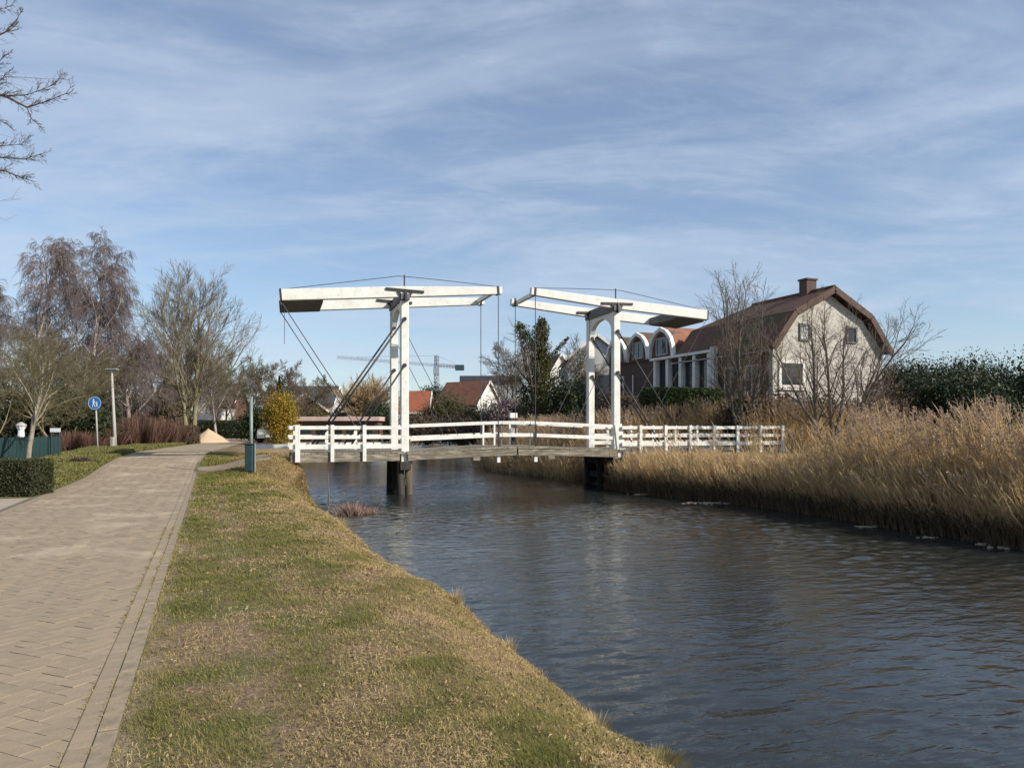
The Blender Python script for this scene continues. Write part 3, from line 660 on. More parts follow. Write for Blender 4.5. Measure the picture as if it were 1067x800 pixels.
def leafy_box(label, p0, ax, ay, az, dens, size, m, seed, name='hedge', catg='hedge', group=None, bulge=.06):
    """hedge: p0 corner, ax, ay, az edge vectors; leaves over the faces, dark stems inside"""
    rs = np.random.RandomState(seed); p0, ax, ay, az = map(Vector, (p0, ax, ay, az)); root = empty(name, p0+ax/2+ay/2, label, catg, group)
    Ps = []
    for o_, e1, e2, nrm in ((p0, ax, az, -ay), (p0+ay, ax, az, ay), (p0, ay, az, -ax), (p0+ax, ay, az, ax), (p0+az, ax, ay, az)):
        n = int(e1.cross(e2).length*dens); a, b = rs.uniform(0, 1, (n, 1)), rs.uniform(0, 1, (n, 1))
        q = np.array(o_)+a*np.array(e1)+b*np.array(e2); lump = .5+.5*np.sin(q[:, 0:1]*3.1+seed)*np.sin(q[:, 1:2]*2.7)*np.cos(q[:, 2:3]*4)
        Ps.append(q+np.array(nrm.normalized())*(lump*bulge+rs.normal(0, size*.35, (n, 1))))
    P = np.concatenate(Ps); V, Qq = leaves(rs, P, size); npmesh('foliage', V, Qq, m, np.repeat(rs.uniform(0, 1, len(P)), 4), root)
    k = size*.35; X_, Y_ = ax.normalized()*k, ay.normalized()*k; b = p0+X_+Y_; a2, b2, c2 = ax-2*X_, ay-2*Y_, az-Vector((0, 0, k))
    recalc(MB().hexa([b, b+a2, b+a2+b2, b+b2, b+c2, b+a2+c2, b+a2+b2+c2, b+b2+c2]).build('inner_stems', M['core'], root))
    return root
def stem_bush(label, c, rx, ry, h, n, m, seed, name='shrub', group=None, wd=.02, catg='shrub'):
    rs = np.random.RandomState(seed); root = empty(name, c, label, catg, group)
    a = rs.uniform(0, 6.283, n); e = np.sqrt(rs.uniform(0, 1, n)); bx, by = np.cos(a)*e*rx*.75, np.sin(a)*e*ry*.75
    hh = h*rs.uniform(.55, 1.05, n)*(1-.35*e**2); t = np.linspace(0, 1, 4)
    P = np.stack([c[0]+bx[:, None]*(1+.4*t)+rs.normal(0, .12, (n, 1))*t, c[1]+by[:, None]*(1+.4*t)+rs.normal(0, .12, (n, 1))*t, c[2]+hh[:, None]*t], -1)
    sd = np.stack([np.cos(a*3), np.sin(a*3), 0*a], 1); V, Qq = ribbons(P, sd, np.array([1, .9, .7, .3])*wd)
    npmesh('stems', V, Qq, m, np.repeat(rs.uniform(0, 1, n), 8), root); return root

# ---------------------------------------------------------------- the near bank: mown grass, straw, leaves
def blades(name, n, m, seed, dens, hgt, wd, region, lean=.6, near_w=True, label=None):
    rs = np.random.RandomState(seed)
    x0, x1, y0, y1 = region; x = rs.uniform(x0, x1, n); 
    u = rs.uniform(0, 1, n); k = dens  # y density falls off as y**-k
    y = ((y0**(1-k))+u*((y1**(1-k))-(y0**(1-k))))**(1/(1-k)); x = np.where(x < -.3, x+rs.exponential(.03, n), x)
    return rs, x, y
def grass_field():
    n = 420000
    rs, x, y = blades('', n, None, 11, 1.45, 0, 0, (-.47, 3.5, 2.0, 34))
    x = x+road_c(y); keep = (x < x_left(y)+.06) & ~((y > 27.1) & (y < 29.9) & (x < 2.3)); edge = ss(-.46, -.36, x); keep &= (rs.uniform(0, 1, n) < .45+.55*edge)
    patch = wob(x*1.5, y*.5, .8)*1.6+wob(y, x*1.2, 1.4)*1.6+wob(x, y, 3.1)*1.3
    trk = np.exp(-((x-.25-.08*np.sin(y*.6))/.15)**2)
    g = np.clip(.86+.85*patch-.58*np.clip(x-.8, -.2, 2)-.5*trk+rs.normal(0, .22, n), 0, 1)
    keep &= rs.uniform(0, 1, n) < np.clip(.6+patch*.6+.15*g-.5*trk, .12, 1)
    x, y, g = x[keep], y[keep], g[keep]; n = len(x); z = height(x, y)
    sc = np.clip(y/7, .8, 3.0)
    h = rs.uniform(.013, .042, n)*(1+.6*np.clip(wob(x*2.6, y*2.6, 1.)+.1*g, 0, 1)*2)*(1+.35*(sc-1))*(1+1.5*ss(-.35, 0, x-x_left(y))); a = rs.uniform(0, 6.283, n); ln = rs.uniform(.3, 1.5, n)*h
    dx, dy = np.cos(a)*ln, np.sin(a)*ln; t = np.array([0, .5, 1])
    P = np.stack([x[:, None]+dx[:, None]*t**1.6, y[:, None]+dy[:, None]*t**1.6, z[:, None]-.004+h[:, None]*(t-.25*t**2)], -1)
    sd = np.stack([-np.sin(a), np.cos(a), 0*a], 1); V, Qq = ribbons(P, sd, (np.array([1, .8, .15])*.0042)[None]*sc[:, None])
    o = npmesh('grass', V, Qq, M['grass'], np.repeat(g, 6)); tag(o, 'short patchy green and straw coloured grass on the near canal bank', 'grass', kind='stuff')
    n = 115000
    rs, x, y = blades('', n, None, 12, 1.35, 0, 0, (-.4, 3.5, 2.0, 34))
    x = x+road_c(y)
    pr = np.clip(.08+.50*(x-.7)-1.2*wob(x*1.5, y*.5, .8)-1.2*wob(y, x*1.2, 1.4), .04, 1); keep = (x < x_left(y)+.08) & ~((y > 27.2) & (y < 29.8) & (x < 2.3)) & (rs.uniform(0, 1, n) < pr)
    x, y = x[keep], y[keep]; n = len(x); z = height(x, y); sc = np.clip(y/7, .8, 3.0)
    a = rs.uniform(0, 6.283, n); ln = rs.uniform(.015, .05, n)*np.sqrt(sc); h = rs.uniform(.005, .03, n)*(1+1.8*ss(-.4, 0, x-x_left(y))); t = np.array([0, .5, 1])
    P = np.stack([x[:, None]+(np.cos(a)*ln)[:, None]*t, y[:, None]+(np.sin(a)*ln)[:, None]*t, z[:, None]+.004+h[:, None]*(1-(2*t-.7)**2*.6)], -1)
    sd = np.stack([-np.sin(a), np.cos(a), rs.normal(0, .5, n)], 1); V, Qq = ribbons(P, sd, (np.array([.6, 1, .2])*.0045)[None]*sc[:, None])
    tag(npmesh('dry_straw', V, Qq, M['straw'], np.repeat(rs.uniform(0, 1, n), 6)), 'loose dry straw lying over the sloping near bank', 'straw', kind='stuff')
    n = 12000
    rs, x, y = blades('', n, None, 13, 1.3, 0, 0, (-.35, 2.8, 2.0, 27))
    keep = (x < x_left(y)) & ~((x > -.3) & (y > 26.5)) & (rs.uniform(0, 1, n) < np.clip(.25+.35*(x-.4)-1.5*wob(y, x*1.2, 1.4), .08, 1)); x, y = x[keep], y[keep]
    P = np.stack([x, y, height(x, y)+rs.uniform(.006, .03, len(x))], 1); V, Qq = leaves(rs, P, .030*np.clip(y/8, .8, 2.2))
    tag(npmesh('dead_leaves', V, Qq, M['leaflitter'], np.repeat(rs.uniform(0, 1, len(x)), 4)), 'brown dead leaves scattered through the bank grass', 'leaves', kind='stuff')
grass_field()
def seam_growth():
    rs = np.random.RandomState(31); n = 8000; y = 2+rs.uniform(0, 1, n)**1.3*11; k = rs.randint(0, 3, n); x = np.choose(k, [-.549, -.442, -.660])+rs.normal(0, .006, n)+np.where(k == 1, np.abs(rs.normal(0, .02, n)), 0)
    keep = rs.uniform(0, 1, n) < np.clip(.15+2.2*wob(y*2, y, 1.)+(k == 1)*.5, 0, 1); x, y = x[keep], y[keep]; n = len(x); sc = np.clip(y/7, .8, 3); a = rs.uniform(0, 6.283, n); h = rs.uniform(.008, .026, n)*sc**.5; t = np.array([0, .5, 1])
    P = np.stack([x[:, None]+(np.cos(a)*h)[:, None]*t, y[:, None]+(np.sin(a)*h)[:, None]*t, .022+h[:, None]*(t-.25*t**2)], -1); V, Qq = ribbons(P, np.stack([-np.sin(a), np.cos(a), 0*a], 1), (np.array([1, .9, .2])*.005)[None]*sc[:, None])
    tag(npmesh('joint_weeds', V, Qq, M['grass'], np.repeat(rs.uniform(.2, .9, n), 6)), 'moss and weeds growing in the joints beside the kerb', 'weeds', kind='stuff')
    n = 60000; x = rs.uniform(-.2, 3.5, n); y = rs.uniform(22, 35, n); keep = (x+road_c(y)*0 < x_left(y)+.1) & ~((y > 27.2) & (y < 29.8) & (x < 2.0)) & (x > road_c(y)-.4); x, y = x[keep], y[keep]; n = len(x); a = rs.uniform(0, 6.283, n); h = rs.uniform(.03, .12, n)*(1+.8*ss(-.6, 0, x-x_left(y)))
    g = np.clip(.55+1.2*wob(x*1.5, y*.5, .8)-.3*(x-1)+rs.normal(0, .2, n), 0, 1); P = np.stack([x[:, None]+(np.cos(a)*h*.8)[:, None]*t, y[:, None]+(np.sin(a)*h*.8)[:, None]*t, height(x, y)[:, None]-.005+h[:, None]*(t-.25*t**2)], -1); V, Qq = ribbons(P, np.stack([-np.sin(a), np.cos(a), 0*a], 1), np.array([1, .8, .2])*.014)
    tag(npmesh('rough_grass', V, Qq, M['grass'], np.repeat(g, 6)), 'longer rough grass on the bank around the bridge path', 'grass', kind='stuff')
seam_growth()
def tuft(label, x, y, n, h, spread, m, seed, name='grass_tuft', group=None, wd=.005, z=None, catg='grass tuft', lean=.8):
    rs = np.random.RandomState(seed); z = float(height(x, y)) if z is None else z; root = empty(name, (x, y, z), label, catg, group)
    a = rs.uniform(0, 6.283, n); e = rs.uniform(0, 1, n)*spread; hh = h*rs.uniform(.5, 1.1, n); t = np.array([0, .35, .7, 1]); ln = hh*rs.uniform(.1, lean, n)
    P = np.stack([x+(np.cos(a)*e)[:, None]+(np.cos(a)*ln)[:, None]*t**1.7, y+(np.sin(a)*e)[:, None]+(np.sin(a)*ln)[:, None]*t**1.7, z-.02+hh[:, None]*(t-.2*t**2)], -1)
    sd = np.stack([-np.sin(a), np.cos(a), 0*a], 1); V, Qq = ribbons(P, sd, np.array([.8, 1, .7, .15])*wd)
    npmesh('blades', V, Qq, m, np.repeat(rs.uniform(0, 1, n), 8), root); return root
tuft('large yellowish grass tuft overhanging the water nearest the camera', 2.55, 3.95, 900, .09, .2, M['grass'], 1)
tuft('ragged straw tuft on the bank lip beside the nearest overhanging tuft', 2.44, 4.55, 260, .15, .12, M['straw'], 2)
tuft('pale dry tuft leaning out over the water halfway along the bank', 2.62, 6.6, 160, .22, .07, M['straw'], 3)
tuft('thin pale tuft at the water edge beyond the halfway tuft', 2.60, 8.2, 140, .22, .07, M['straw'], 4)
tuft('small upright straw tuft on the bank lip below the left portal', 2.5, 15.5, 120, .35, .08, M['straw'], 5)

# water-edge stick and mauve dead plants in front of the bridge
p = at(342, 21.5); stk = MB().tube([(p.x, p.y, -1.1), (p.x+.02, p.y, -.3), (p.x-.01, p.y+.02, .35)], [.022, .018, .008], 6).build('stick', M['bark']); tag(stk, 'thin upright dead stick at the water edge left of the mauve plants', 'stick')
p = at(366, 21.5); stem_bush('clump of mauve dead waterside plants standing in the canal before the bridge', (p.x, p.y, -1.0), .5, .45, .5, 260, M['mauve'], 8, 'waterside_plant', wd=.022, catg='plant')
p = at(385, 21.8); stem_bush('low fringe of mauve dead stems just right of the mauve clump', (p.x, p.y, -1.0), .5, .3, .3, 160, M['mauve'], 9, 'waterside_plant', wd=.02, catg='plant')

# ---------------------------------------------------------------- reeds
def reeds(name, label, xr_, yr, n, seed, hmul=1., filt=None, front=False):
    rs = np.random.RandomState(seed); y = rs.uniform(*yr, n); dx = rs.beta(1.1, 1.5, n)*(xr_[1]-xr_[0])+xr_[0]; x = x_right(y)+dx
    cl = wob(x*.8, y*.8, 1.); keep = rs.uniform(0, 1, n) < .65+.7*cl
    if filt is not None: keep &= filt(x, y)
    x, y, dx, cl = x[keep], y[keep], dx[keep], cl[keep]; n = len(x)
    z = np.maximum(height(x, y), WATER-.15); tallr = rs.uniform(0, 1, n) < .30; h = np.where(tallr, rs.uniform(2.0, 2.6, n), rs.uniform(1.15, 1.85, n))*hmul*(1+.30*wob(x, y, .35))*(.72+.28*ss(-.2, 1.4, dx)); t = np.linspace(0, 1, 5)
    if front:
        tallr &= (rs.uniform(0, 1, n) < .42) & (dx > .8)
        f = ss(.90, 1.10, x/y); cap = np.where(tallr, rs.uniform(1.5, 2.25, n), rs.uniform(.4, 1.05, n)); low = np.where(tallr & (rs.uniform(0, 1, n) < .10), 1.5, rs.uniform(.1, .68, n))
        cap = cap+.55*wob(x*.7, y*.7, 1.)*1.5; fr = -.35+1.25*np.maximum(dx, 0)+rs.uniform(0, .7, n); top_ = np.minimum(cap*f+low*(1-f), fr); h = np.minimum(h, np.maximum(top_-z, .12)/.94)
    lx = -(.05+.13*ss(26, 12, y)+.16*wob(y*.9, x*.6, 1.))*h*rs.uniform(.2, 1.6, n)+rs.normal(0, .09, n)*h-.35*(dx < .4)*rs.uniform(0, 1, n); ly = rs.normal(.04, .10, n)*h
    def line(t): return np.stack([x[:, None]+lx[:, None]*t**1.5, y[:, None]+ly[:, None]*t**1.5, z[:, None]+h[:, None]*(t-.06*t**2)], -1)
    a = rs.uniform(0, 6.283, n); sd = np.stack([np.cos(a), np.sin(a), 0*a], 1); P = line(t)
    parts = [ribbons(P, sd, np.array([1, 1, .9, .8, .4])*.013)]; rr = [np.repeat(rs.uniform(0, 1, n), 10)]
    for k in range(5):   # blades
        t0 = rs.uniform(.12, .85, n); b0 = np.stack([x+lx*t0**1.5, y+ly*t0**1.5, z+h*(t0-.06*t0**2)], 1)
        aa = rs.normal(2.9, 1.1, n); ln = rs.uniform(.25, .6, n)*np.clip(h/2.0, .12, 1)*(1.1-.5*t0); d = np.stack([np.cos(aa), np.sin(aa), rs.uniform(.7, 2.4, n)], 1); tt = np.array([0, .5, 1])
        Pq = b0[:, None]+d[:, None]*(ln[:, None]*tt)[..., None]; Pq[..., 2] -= (ln[:, None]*.5*tt**2)
        parts.append(ribbons(Pq, np.cross(d, sd), np.array([.6, 1, .1])*.0125)); rr.append(np.repeat(rs.uniform(.0, 1, n), 6))
    V, Qq = cat(parts); o = npmesh(name, V, Qq, M['reed'], np.concatenate(rr)); tag(o, label, 'reeds', kind='stuff')
    # plumes
    pk = rs.uniform(0, 1, n) < np.where(h > 1.75, .9, np.where(h > 1.3, .12, .0)); i = np.where(pk)[0]; K = 16; parts = []
    top = P[i, -1]; dirn = P[i, -1]-P[i, -2]; dirn /= np.linalg.norm(dirn, axis=1, keepdims=True); tot = []
    for k in range(K):
        f = k/K; b = top-dirn*(.34*(1-f))+dirn*.04; d = np.stack([rs.normal(-.30, .35, len(i)), rs.normal(0, .35, len(i)), rs.uniform(.1, .9, len(i))], 1); ln = rs.uniform(.08, .19, len(i))*(1.1-.6*f)
        Pq = b[:, None]+d[:, None]*(ln[:, None]*np.array([0, .6, 1]))[..., None]; Pq[..., 2] -= ln[:, None]*.3*np.array([0, .3, 1])
        s2 = np.cross(d, rs.normal(size=d.shape)); s2 /= np.linalg.norm(s2, axis=1, keepdims=True); parts.append(ribbons(Pq, s2, np.array([.5, 1, .2])*.034)); tot.append(np.repeat(rs.uniform(0, 1, len(i)), 6))
    V, Qq = cat(parts); q = npmesh('plumes', V, Qq, M['plume'], np.concatenate(tot), parent=o, origin=(0, 0, 0)); tag(q, kind='stuff')
    if front:   # extra dark brown blades painting the shade at the foot of the reeds
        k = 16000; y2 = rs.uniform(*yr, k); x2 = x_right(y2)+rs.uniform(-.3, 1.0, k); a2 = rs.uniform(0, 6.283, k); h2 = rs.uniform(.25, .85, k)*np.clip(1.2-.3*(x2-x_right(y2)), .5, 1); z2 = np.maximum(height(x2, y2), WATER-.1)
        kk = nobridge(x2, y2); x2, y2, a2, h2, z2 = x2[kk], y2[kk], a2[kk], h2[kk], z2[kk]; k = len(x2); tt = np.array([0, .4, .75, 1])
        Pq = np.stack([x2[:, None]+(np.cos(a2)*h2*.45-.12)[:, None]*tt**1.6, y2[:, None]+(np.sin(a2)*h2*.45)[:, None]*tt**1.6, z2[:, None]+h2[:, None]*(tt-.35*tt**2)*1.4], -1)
        V, Qq = ribbons(Pq, np.stack([-np.sin(a2), np.cos(a2), 0*a2], 1), np.array([1, 1, .8, .2])*.024); tag(npmesh('shade_blades', V, Qq, M['reed_shade'], np.repeat(rs.uniform(0, 1, k), 8), parent=o, origin=(0, 0, 0)), kind='stuff')
    return o
nobridge = lambda x, y: ~((y > 26.9) & (y < 30.9) & (x < 25.5))
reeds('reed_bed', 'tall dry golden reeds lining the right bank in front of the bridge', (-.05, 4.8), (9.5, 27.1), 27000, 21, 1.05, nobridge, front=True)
reeds('reed_bed', 'dry reeds on the right bank seen behind the bridge', (-.2, 5), (30.9, 46), 7000, 22, .82, nobridge)

reeds('reed_bed', 'pale plumed reeds between the right approach railings and the farmhouse', (2.5, 12.3), (30.9, 35), 5200, 23, .92)
reeds('reed_bed', 'pale plumed reeds at the foot of the whitewashed gable', (6.5, 21), (26.5, 31.2), 8500, 24, 1.0, lambda x, y: ~((y > 26.9) & (y < 30.5) & (x < 24.8)))

# ---------------------------------------------------------------- floating scraps
def scrap(label, px, py, L_, wd, seed, rot=0):
    d = (EYE-WATER)*F/(py-HY); c = at(px, d); rs = random.Random(seed); m_ = MB()
    for k in range(int(14+60*L_*wd+10*L_)):
        u, v = rs.gauss(0, .25)*L_, rs.gauss(0, .25)*wd; q = c+RT*u+A*v; e = rs.uniform(.02, .06)*(1+L_*.4); th = rs.uniform(0, 3); zt_ = rs.uniform(.006, .028)
        m_.prism([(q.x+e*math.cos(th+j*1.26)*rs.uniform(.5, 1.2), q.y+e*.7*math.sin(th+j*1.26), WATER-.01) for j in range(5)], (0, 0, .012+zt_))
    o = recalc(m_.build('floating_debris', M['litter'], None, origin=(c.x, c.y, WATER))); tag(o, label, 'floating debris'); return o
scrap('long pale scrap floating clear of the reeds on the open water', 902, 549, .75, .25, 1)
scrap('whitish lump floating at the foot of the right hand reeds', 966, 560, .35, .3, 2)
scrap('small pale lump floating lowest beside the right hand reeds', 1022, 567, .25, .2, 3)
scrap('long pale strip of scum against the rightmost reeds', 1056, 571, 1.0, .22, 4)
scrap('flat pale mat of scum at the reed edge right of the bridge', 757, 524, 2.0, .5, 5)
scrap('short light scum streak under the near right portal', 668, 515, .9, .2, 6)

# ---------------------------------------------------------------- houses
def box_part(root, name, m, *b, bevel=0, parent=None): return recalc(MB().box(*b).build(name, m, parent or root, bevel=bevel))
def window(root, name, c, X, Z, nrm, m=None, frame=.08, mull=1, trans=0, mf=None):
    """window centred at c, half vectors X and Z, outward normal"""
    c, X, Z, nrm = map(Vector, (c, X, Z, nrm)); nrm.normalize()
    fr = MB(); fx, fz = X.normalized()*frame, Z.normalized()*frame
    for s in (-1, 1):
        fr.obox(c+X*s+nrm*.03, fx/2, Z+fz/2, nrm*.05); fr.obox(c+Z*s+nrm*.032, X-fx/2, fz/2, nrm*.05)
    for k in range(mull): fr.obox(c+X*((k+1)*2/(mull+1)-1)+nrm*.03, fx*.3, Z-fz/2, nrm*.035)
    if trans: fr.obox(c+Z*trans+nrm*.033, X-fx/2, fz*.3, nrm*.035)
    f = recalc(fr.build('window', mf or M['trim'], root)); recalc(MB().obox(c+nrm*.012, X, Z, nrm*.01).build('pane', m or M['glass'], f)); return f
def gambrel(x0, x1, zE, zK, zA, kx): return [(x0, zE), (x0+kx, zK), ((x0+x1)/2, zA), (x1-kx, zK), (x1, zE)]
G = .3
# main farmhouse with the gambrel gable
h1 = empty('farmhouse', (31.6, 35, G), 'big farmhouse with whitewashed gambrel gable, brown tiled roof and chimney behind the reeds', 'house')
pf = gambrel(27.75, 35.55, 5.95, 7.55, 8.95, 1.45); Y0, Y1 = 31.8, 39.2
wall = [(27.75, G)]+pf+[(35.55, G)]
recalc(MB().prism([(x, Y0, z) for x, z in wall], (0, .3, 0)).build('gable_wall', M['plaster'], h1))
box_part(h1, 'side_wall', M['darkbrick'], 27.75, 28.05, Y0+.302, 46, G, 5.9); box_part(h1, 'side_wall', M['darkbrick'], 35.25, 35.55, Y0+.302, 46, G, 5.9); box_part(h1, 'rear_wall', M['darkbrick'], 28.06, 35.24, 45.7, 46, G, 5.9)
def roofsec(prof, y0, y1, th, name, m, root, hip=0):
    for (xa, za_), (xb, zb_) in zip(prof, prof[1:]):
        d = Vector((xb-xa, 0, zb_-za_)).normalized(); nn = Vector((-d.z, 0, d.x)); e = .003
        hy = lambda z: y1-hip*(max(0, z-prof[1][1])/(prof[2][1]-prof[1][1]) if len(prof) > 3 else (z-prof[0][1])/(prof[1][1]-prof[0][1]))
        a, b = Vector((xa, y0, za_))+d*e, Vector((xb, y0, zb_))-d*e
        a2, b2 = Vector((a.x, hy(a.z), a.z)), Vector((b.x, hy(b.z), b.z))
        recalc(MB().hexa([a, b, b2, a2, a+nn*th, b+nn*th, b2+nn*th, a2+nn*th]).build(name, m, root))
rp = gambrel(27.45, 35.9, 5.75, 7.72, 9.12, 1.55); roofsec(rp, Y0-.35, Y1+1.5, .14, 'roof', M['tile_brown'], h1, hip=2.6)
vz = [(x, z-.02) for x, z in rp]
for (xa, za_), (xb, zb_) in zip(rp, rp[1:]):   # barge boards
    recalc(MB().beam((xa, Y0-.40, za_+.02), (xb, Y0-.40, zb_+.02), .08, .34).build('barge_board', M['darkbrick'], h1))
# rear hip facing away and lower rear roof
recalc(MB().prism([(27.45, Y1+1.5, 5.75), (29.0, Y1+1.5, 7.72), (31.67, Y1-1.1, 9.2), (34.35, Y1+1.5, 7.72), (35.9, Y1+1.5, 5.75)], (0, .12, 0)).build('hip_roof', M['tile_brown'], h1))
ch = box_part(h1, 'chimney', M['darkbrick'], 31.3, 32.0, 33.1, 33.7, 8.8, 9.95); box_part(h1, 'chimney_cap', M['darkbrick'], 31.24, 32.06, 33.04, 33.76, 9.951, 10.05, parent=ch)
box_part(h1, 'chimney_flashing', M['trim'], 31.9, 32.5, 32.0, 32.9, 9.0, 9.03) if 0 else None
window(h1, 'window', (29.0, Y0, 4.45), (.80, 0, 0), (0, 0, .66), (0, -1, 0), mull=0, frame=.16)
window(h1, 'window', (29.9, Y0, 6.75), (.33, 0, 0), (0, 0, .42), (0, -1, 0), mull=0, frame=.1, mf=M['ballast'], m=M['palewall'])
window(h1, 'window', (33.25, Y0, 6.75), (.33, 0, 0), (0, 0, .42), (0, -1, 0), mull=0, frame=.1, mf=M['ballast'])
recalc(MB().beam((27.32, Y0-.3, 5.66), (27.32, Y1+1.4, 5.66), .14, .10).build('gutter', M['lampgrey'], h1))
MB().tube([(27.66, Y0-.06, 5.6), (27.66, Y0-.06, .4)], .045, 8).build('downpipe', M['lampgrey'], h1)
MB().tube([(31.67, Y0-.38, 9.29), (31.67, Y1-1.1, 9.29)], .11, 8).build('ridge_tiles', M['tile_brown'], h1)
box_part(h1, 'window_sill', M['trim'], 28.05, 29.95, Y0-.14, Y0-.01, 3.60, 3.68)
for yy_ in (33.4, 35.2): window(h1, 'window', (27.75, yy_, 3.9), (0, .55, 0), (0, 0, 1.1), (-1, 0, 0), mull=1)
# glazed wing in line with the side wall
wg = empty('glazed_wing', (28, 39.7, G), 'low wing with four tall dark bays between pale posts left of the farmhouse', 'house wing')
wx = 27.3; box_part(wg, 'wall', M['darkbrick'], wx+.35, wx+.6, 36.6, 42.9, G, 5.9)
box_part(wg, 'gutter', M['trim'], wx-.12, wx+.4, 36.5, 43.0, 6.0, 6.16); box_part(wg, 'roof', M['tile_red'], wx+.41, 31, 36.62, 42.88, 5.95, 6.2)
for k in range(5):
    y0_ = 36.75+k*1.45; box_part(wg, 'bay_post', M['trim'], wx-.02, wx+.34, y0_-.13, y0_+.13, G, 5.998)
    if k < 4: window(wg, 'window', (wx+.34, y0_+.725, 4.4), (0, .5, 0), (0, 0, 1.45), (-1, 0, 0), mull=0, frame=.06, mf=M['ballast'])
for yq in (36.2, 36.42): box_part(wg, 'corner_post', M['whitewall'], wx-.1, wx+.2, yq-.09, yq+.08, G, 6.3)
# row of arched dormers
rw = empty('terrace', (31, 50, G), 'long dark brick terrace with a row of white trimmed arched gables and red brown roof', 'terrace house')
tx = 28.0; box_part(rw, 'wall', M['darkbrick'], tx, tx+.35, 42.95, 49.9, G, 6.2); box_part(rw, 'side_wall', M['darkbrick'], tx+.36, 36, 42.95, 43.3, G, 6.2)
recalc(MB().prism([(tx-.1, 43.0, 6.21), (31.8, 43.0, 8.5), (36, 43.0, 6.21)], (0, 6.9, 0)).build('roof', M['tile_red'], rw))
arch = [(-1.55, 0), (-1.42, .75), (-1.15, 1.3), (-.65, 1.75), (0, 2.0), (.65, 1.75), (1.15, 1.3), (1.42, .75), (1.55, 0)]
for k, yc in enumerate((42.6, 45.6, 48.5)):
    zb = 6.25; gm = recalc(MB().prism([(tx-.05, yc+a*.93, zb+b*.95) for a, b in arch], (.25, 0, 0)).build('arched_gable', M['redbrick'], rw))
    tr = MB(); rf = MB()
    for (a, b), (c, d) in zip(arch, arch[1:]):
        tr.beam((tx-.12, yc+a, zb+b), (tx-.12, yc+c, zb+d), .26, .24, up=(1, 0, 0)) if 0 else tr.prism([(tx-.30, yc+a, zb+b), (tx-.30, yc+c, zb+d), (tx-.30, yc+c*.86, zb+d*.88), (tx-.30, yc+a*.86, zb+b*.88)], (.28, 0, 0))
        rf.prism([(tx+.0, yc+a*1.02, zb+b*1.02), (tx+.0, yc+c*1.02, zb+d*1.02), (tx+.0, yc+c*.93, zb+d*.95), (tx+.0, yc+a*.93, zb+b*.95)], (8, 0, 0))
    recalc(tr.build('arch_trim', M['trim'], rw, bevel=0)); recalc(rf.build('dormer_roof', M['tile_red'] if k == 0 else M['tile_brown'], rw))
    window(rw, 'window', (tx-.08, yc, zb+.72), (0, .62, 0), (0, 0, .55), (-1, 0, 0), mull=1, frame=.06, mf=M['palewall'])
    window(rw, 'window', (tx, yc, 4.6), (0, .75, 0), (0, 0, .65), (-1, 0, 0), mull=1, frame=.14)
box_part(rw, 'lintel', M['trim'], tx-.2, tx-.02, 43.3, 45.3, 5.55, 5.75)
# generic small house: gable faces along axis
def house(name, label, c, w_, l_, zE, zR, yaw, wallm, roofm, g=G, wins=(), gcol=None, chim=False):
    c = Vector(c); root = empty(name, (c.x, c.y, g), label, 'house'); ex = Vector((math.cos(yaw), math.sin(yaw), 0)); ey = Vector((-ex.y, ex.x, 0)); up = Vector((0, 0, 1))
    def P_(a, b, z): q = Vector((c.x, c.y, 0))+ex*a+ey*b; q.z = z; return q
    for b in (0, l_-.25): recalc(MB().prism([P_(-w_/2, b, g), P_(-w_/2, b, zE), P_(0, b, zR), P_(w_/2, b, zE), P_(w_/2, b, g)], ey*.25).build('gable_wall', wallm, root))
    for s in (-1, 1): recalc(MB().obox(P_(s*(w_/2-.13), l_/2, (g+zE)/2-.01), ex*.124, ey*(l_/2-.26), up*((zE-g)/2-.02)).build('side_wall', wallm, root))
    sl = Vector((w_/2, 0, zR-zE)); k = 1+.35/(sl.length)
    for s in (-1, 1):
        lo_, hi_ = (s*w_/2*k, zR+.03-(zR-zE)*k), (s*.003, zR+.03)
        a, b = P_(lo_[0], -.25, lo_[1]), P_(hi_[0], -.25, hi_[1]); a2, b2 = P_(lo_[0], l_+.25, lo_[1]), P_(hi_[0], l_+.25, hi_[1])
        recalc(MB().hexa([a, b, b2, a2, a+up*.16, b+up*.16, b2+up*.16, a2+up*.16]).build('roof', roofm, root))
        recalc(MB().beam(P_(lo_[0], -.29, lo_[1]+.08), P_(hi_[0], -.29, hi_[1]+.08), .06, .22).build('barge_board', gcol or M['trim'], root))
    for (a, z, hw, hh) in wins: window(root, 'window', P_(a, 0, z), ex*hw, up*hh, -ey, mull=1, frame=.1)
    if chim: recalc(MB().obox(P_(0, l_*.7, zR+.3), ex*.35, ey*.35, up*.6).build('chimney', M['redbrick'], root))
    return root
p = at(622, 60); house('pale_house', 'plain pale grey house with a flat gable wall seen between the right portal posts', p, 4.6, 9, 7.1, 8.9, -YAW, M['palewall'], M['tile_brown'], wins=((-.9, 3.6, .5, .6), (1.0, 3.6, .5, .6)))
p = at(585, 105); house('gabled_house', 'small cream gabled house between the ivy tree and right portal', p, 4.6, 8, 8.0, 11.8, -YAW+.25, M['whitewall'], M['tile_brown'], wins=((0, 9.2, .5, .55),))
p = at(509, 88); house('gabled_house', 'white gabled house with red brown roof seen through the middle of the bridge', p, 4.6, 6.2, 4.2, 6.9, -YAW+.95, M['whitewall'], M['tile_red'], wins=((-.8, 4.0, .4, .5), (.8, 4.0, .4, .5)), chim=False)
p = at(512, 125); hb = empty('dark_roofed_block', (p.x, p.y, G), 'long dark flat roofed block behind the white gabled house', 'building')
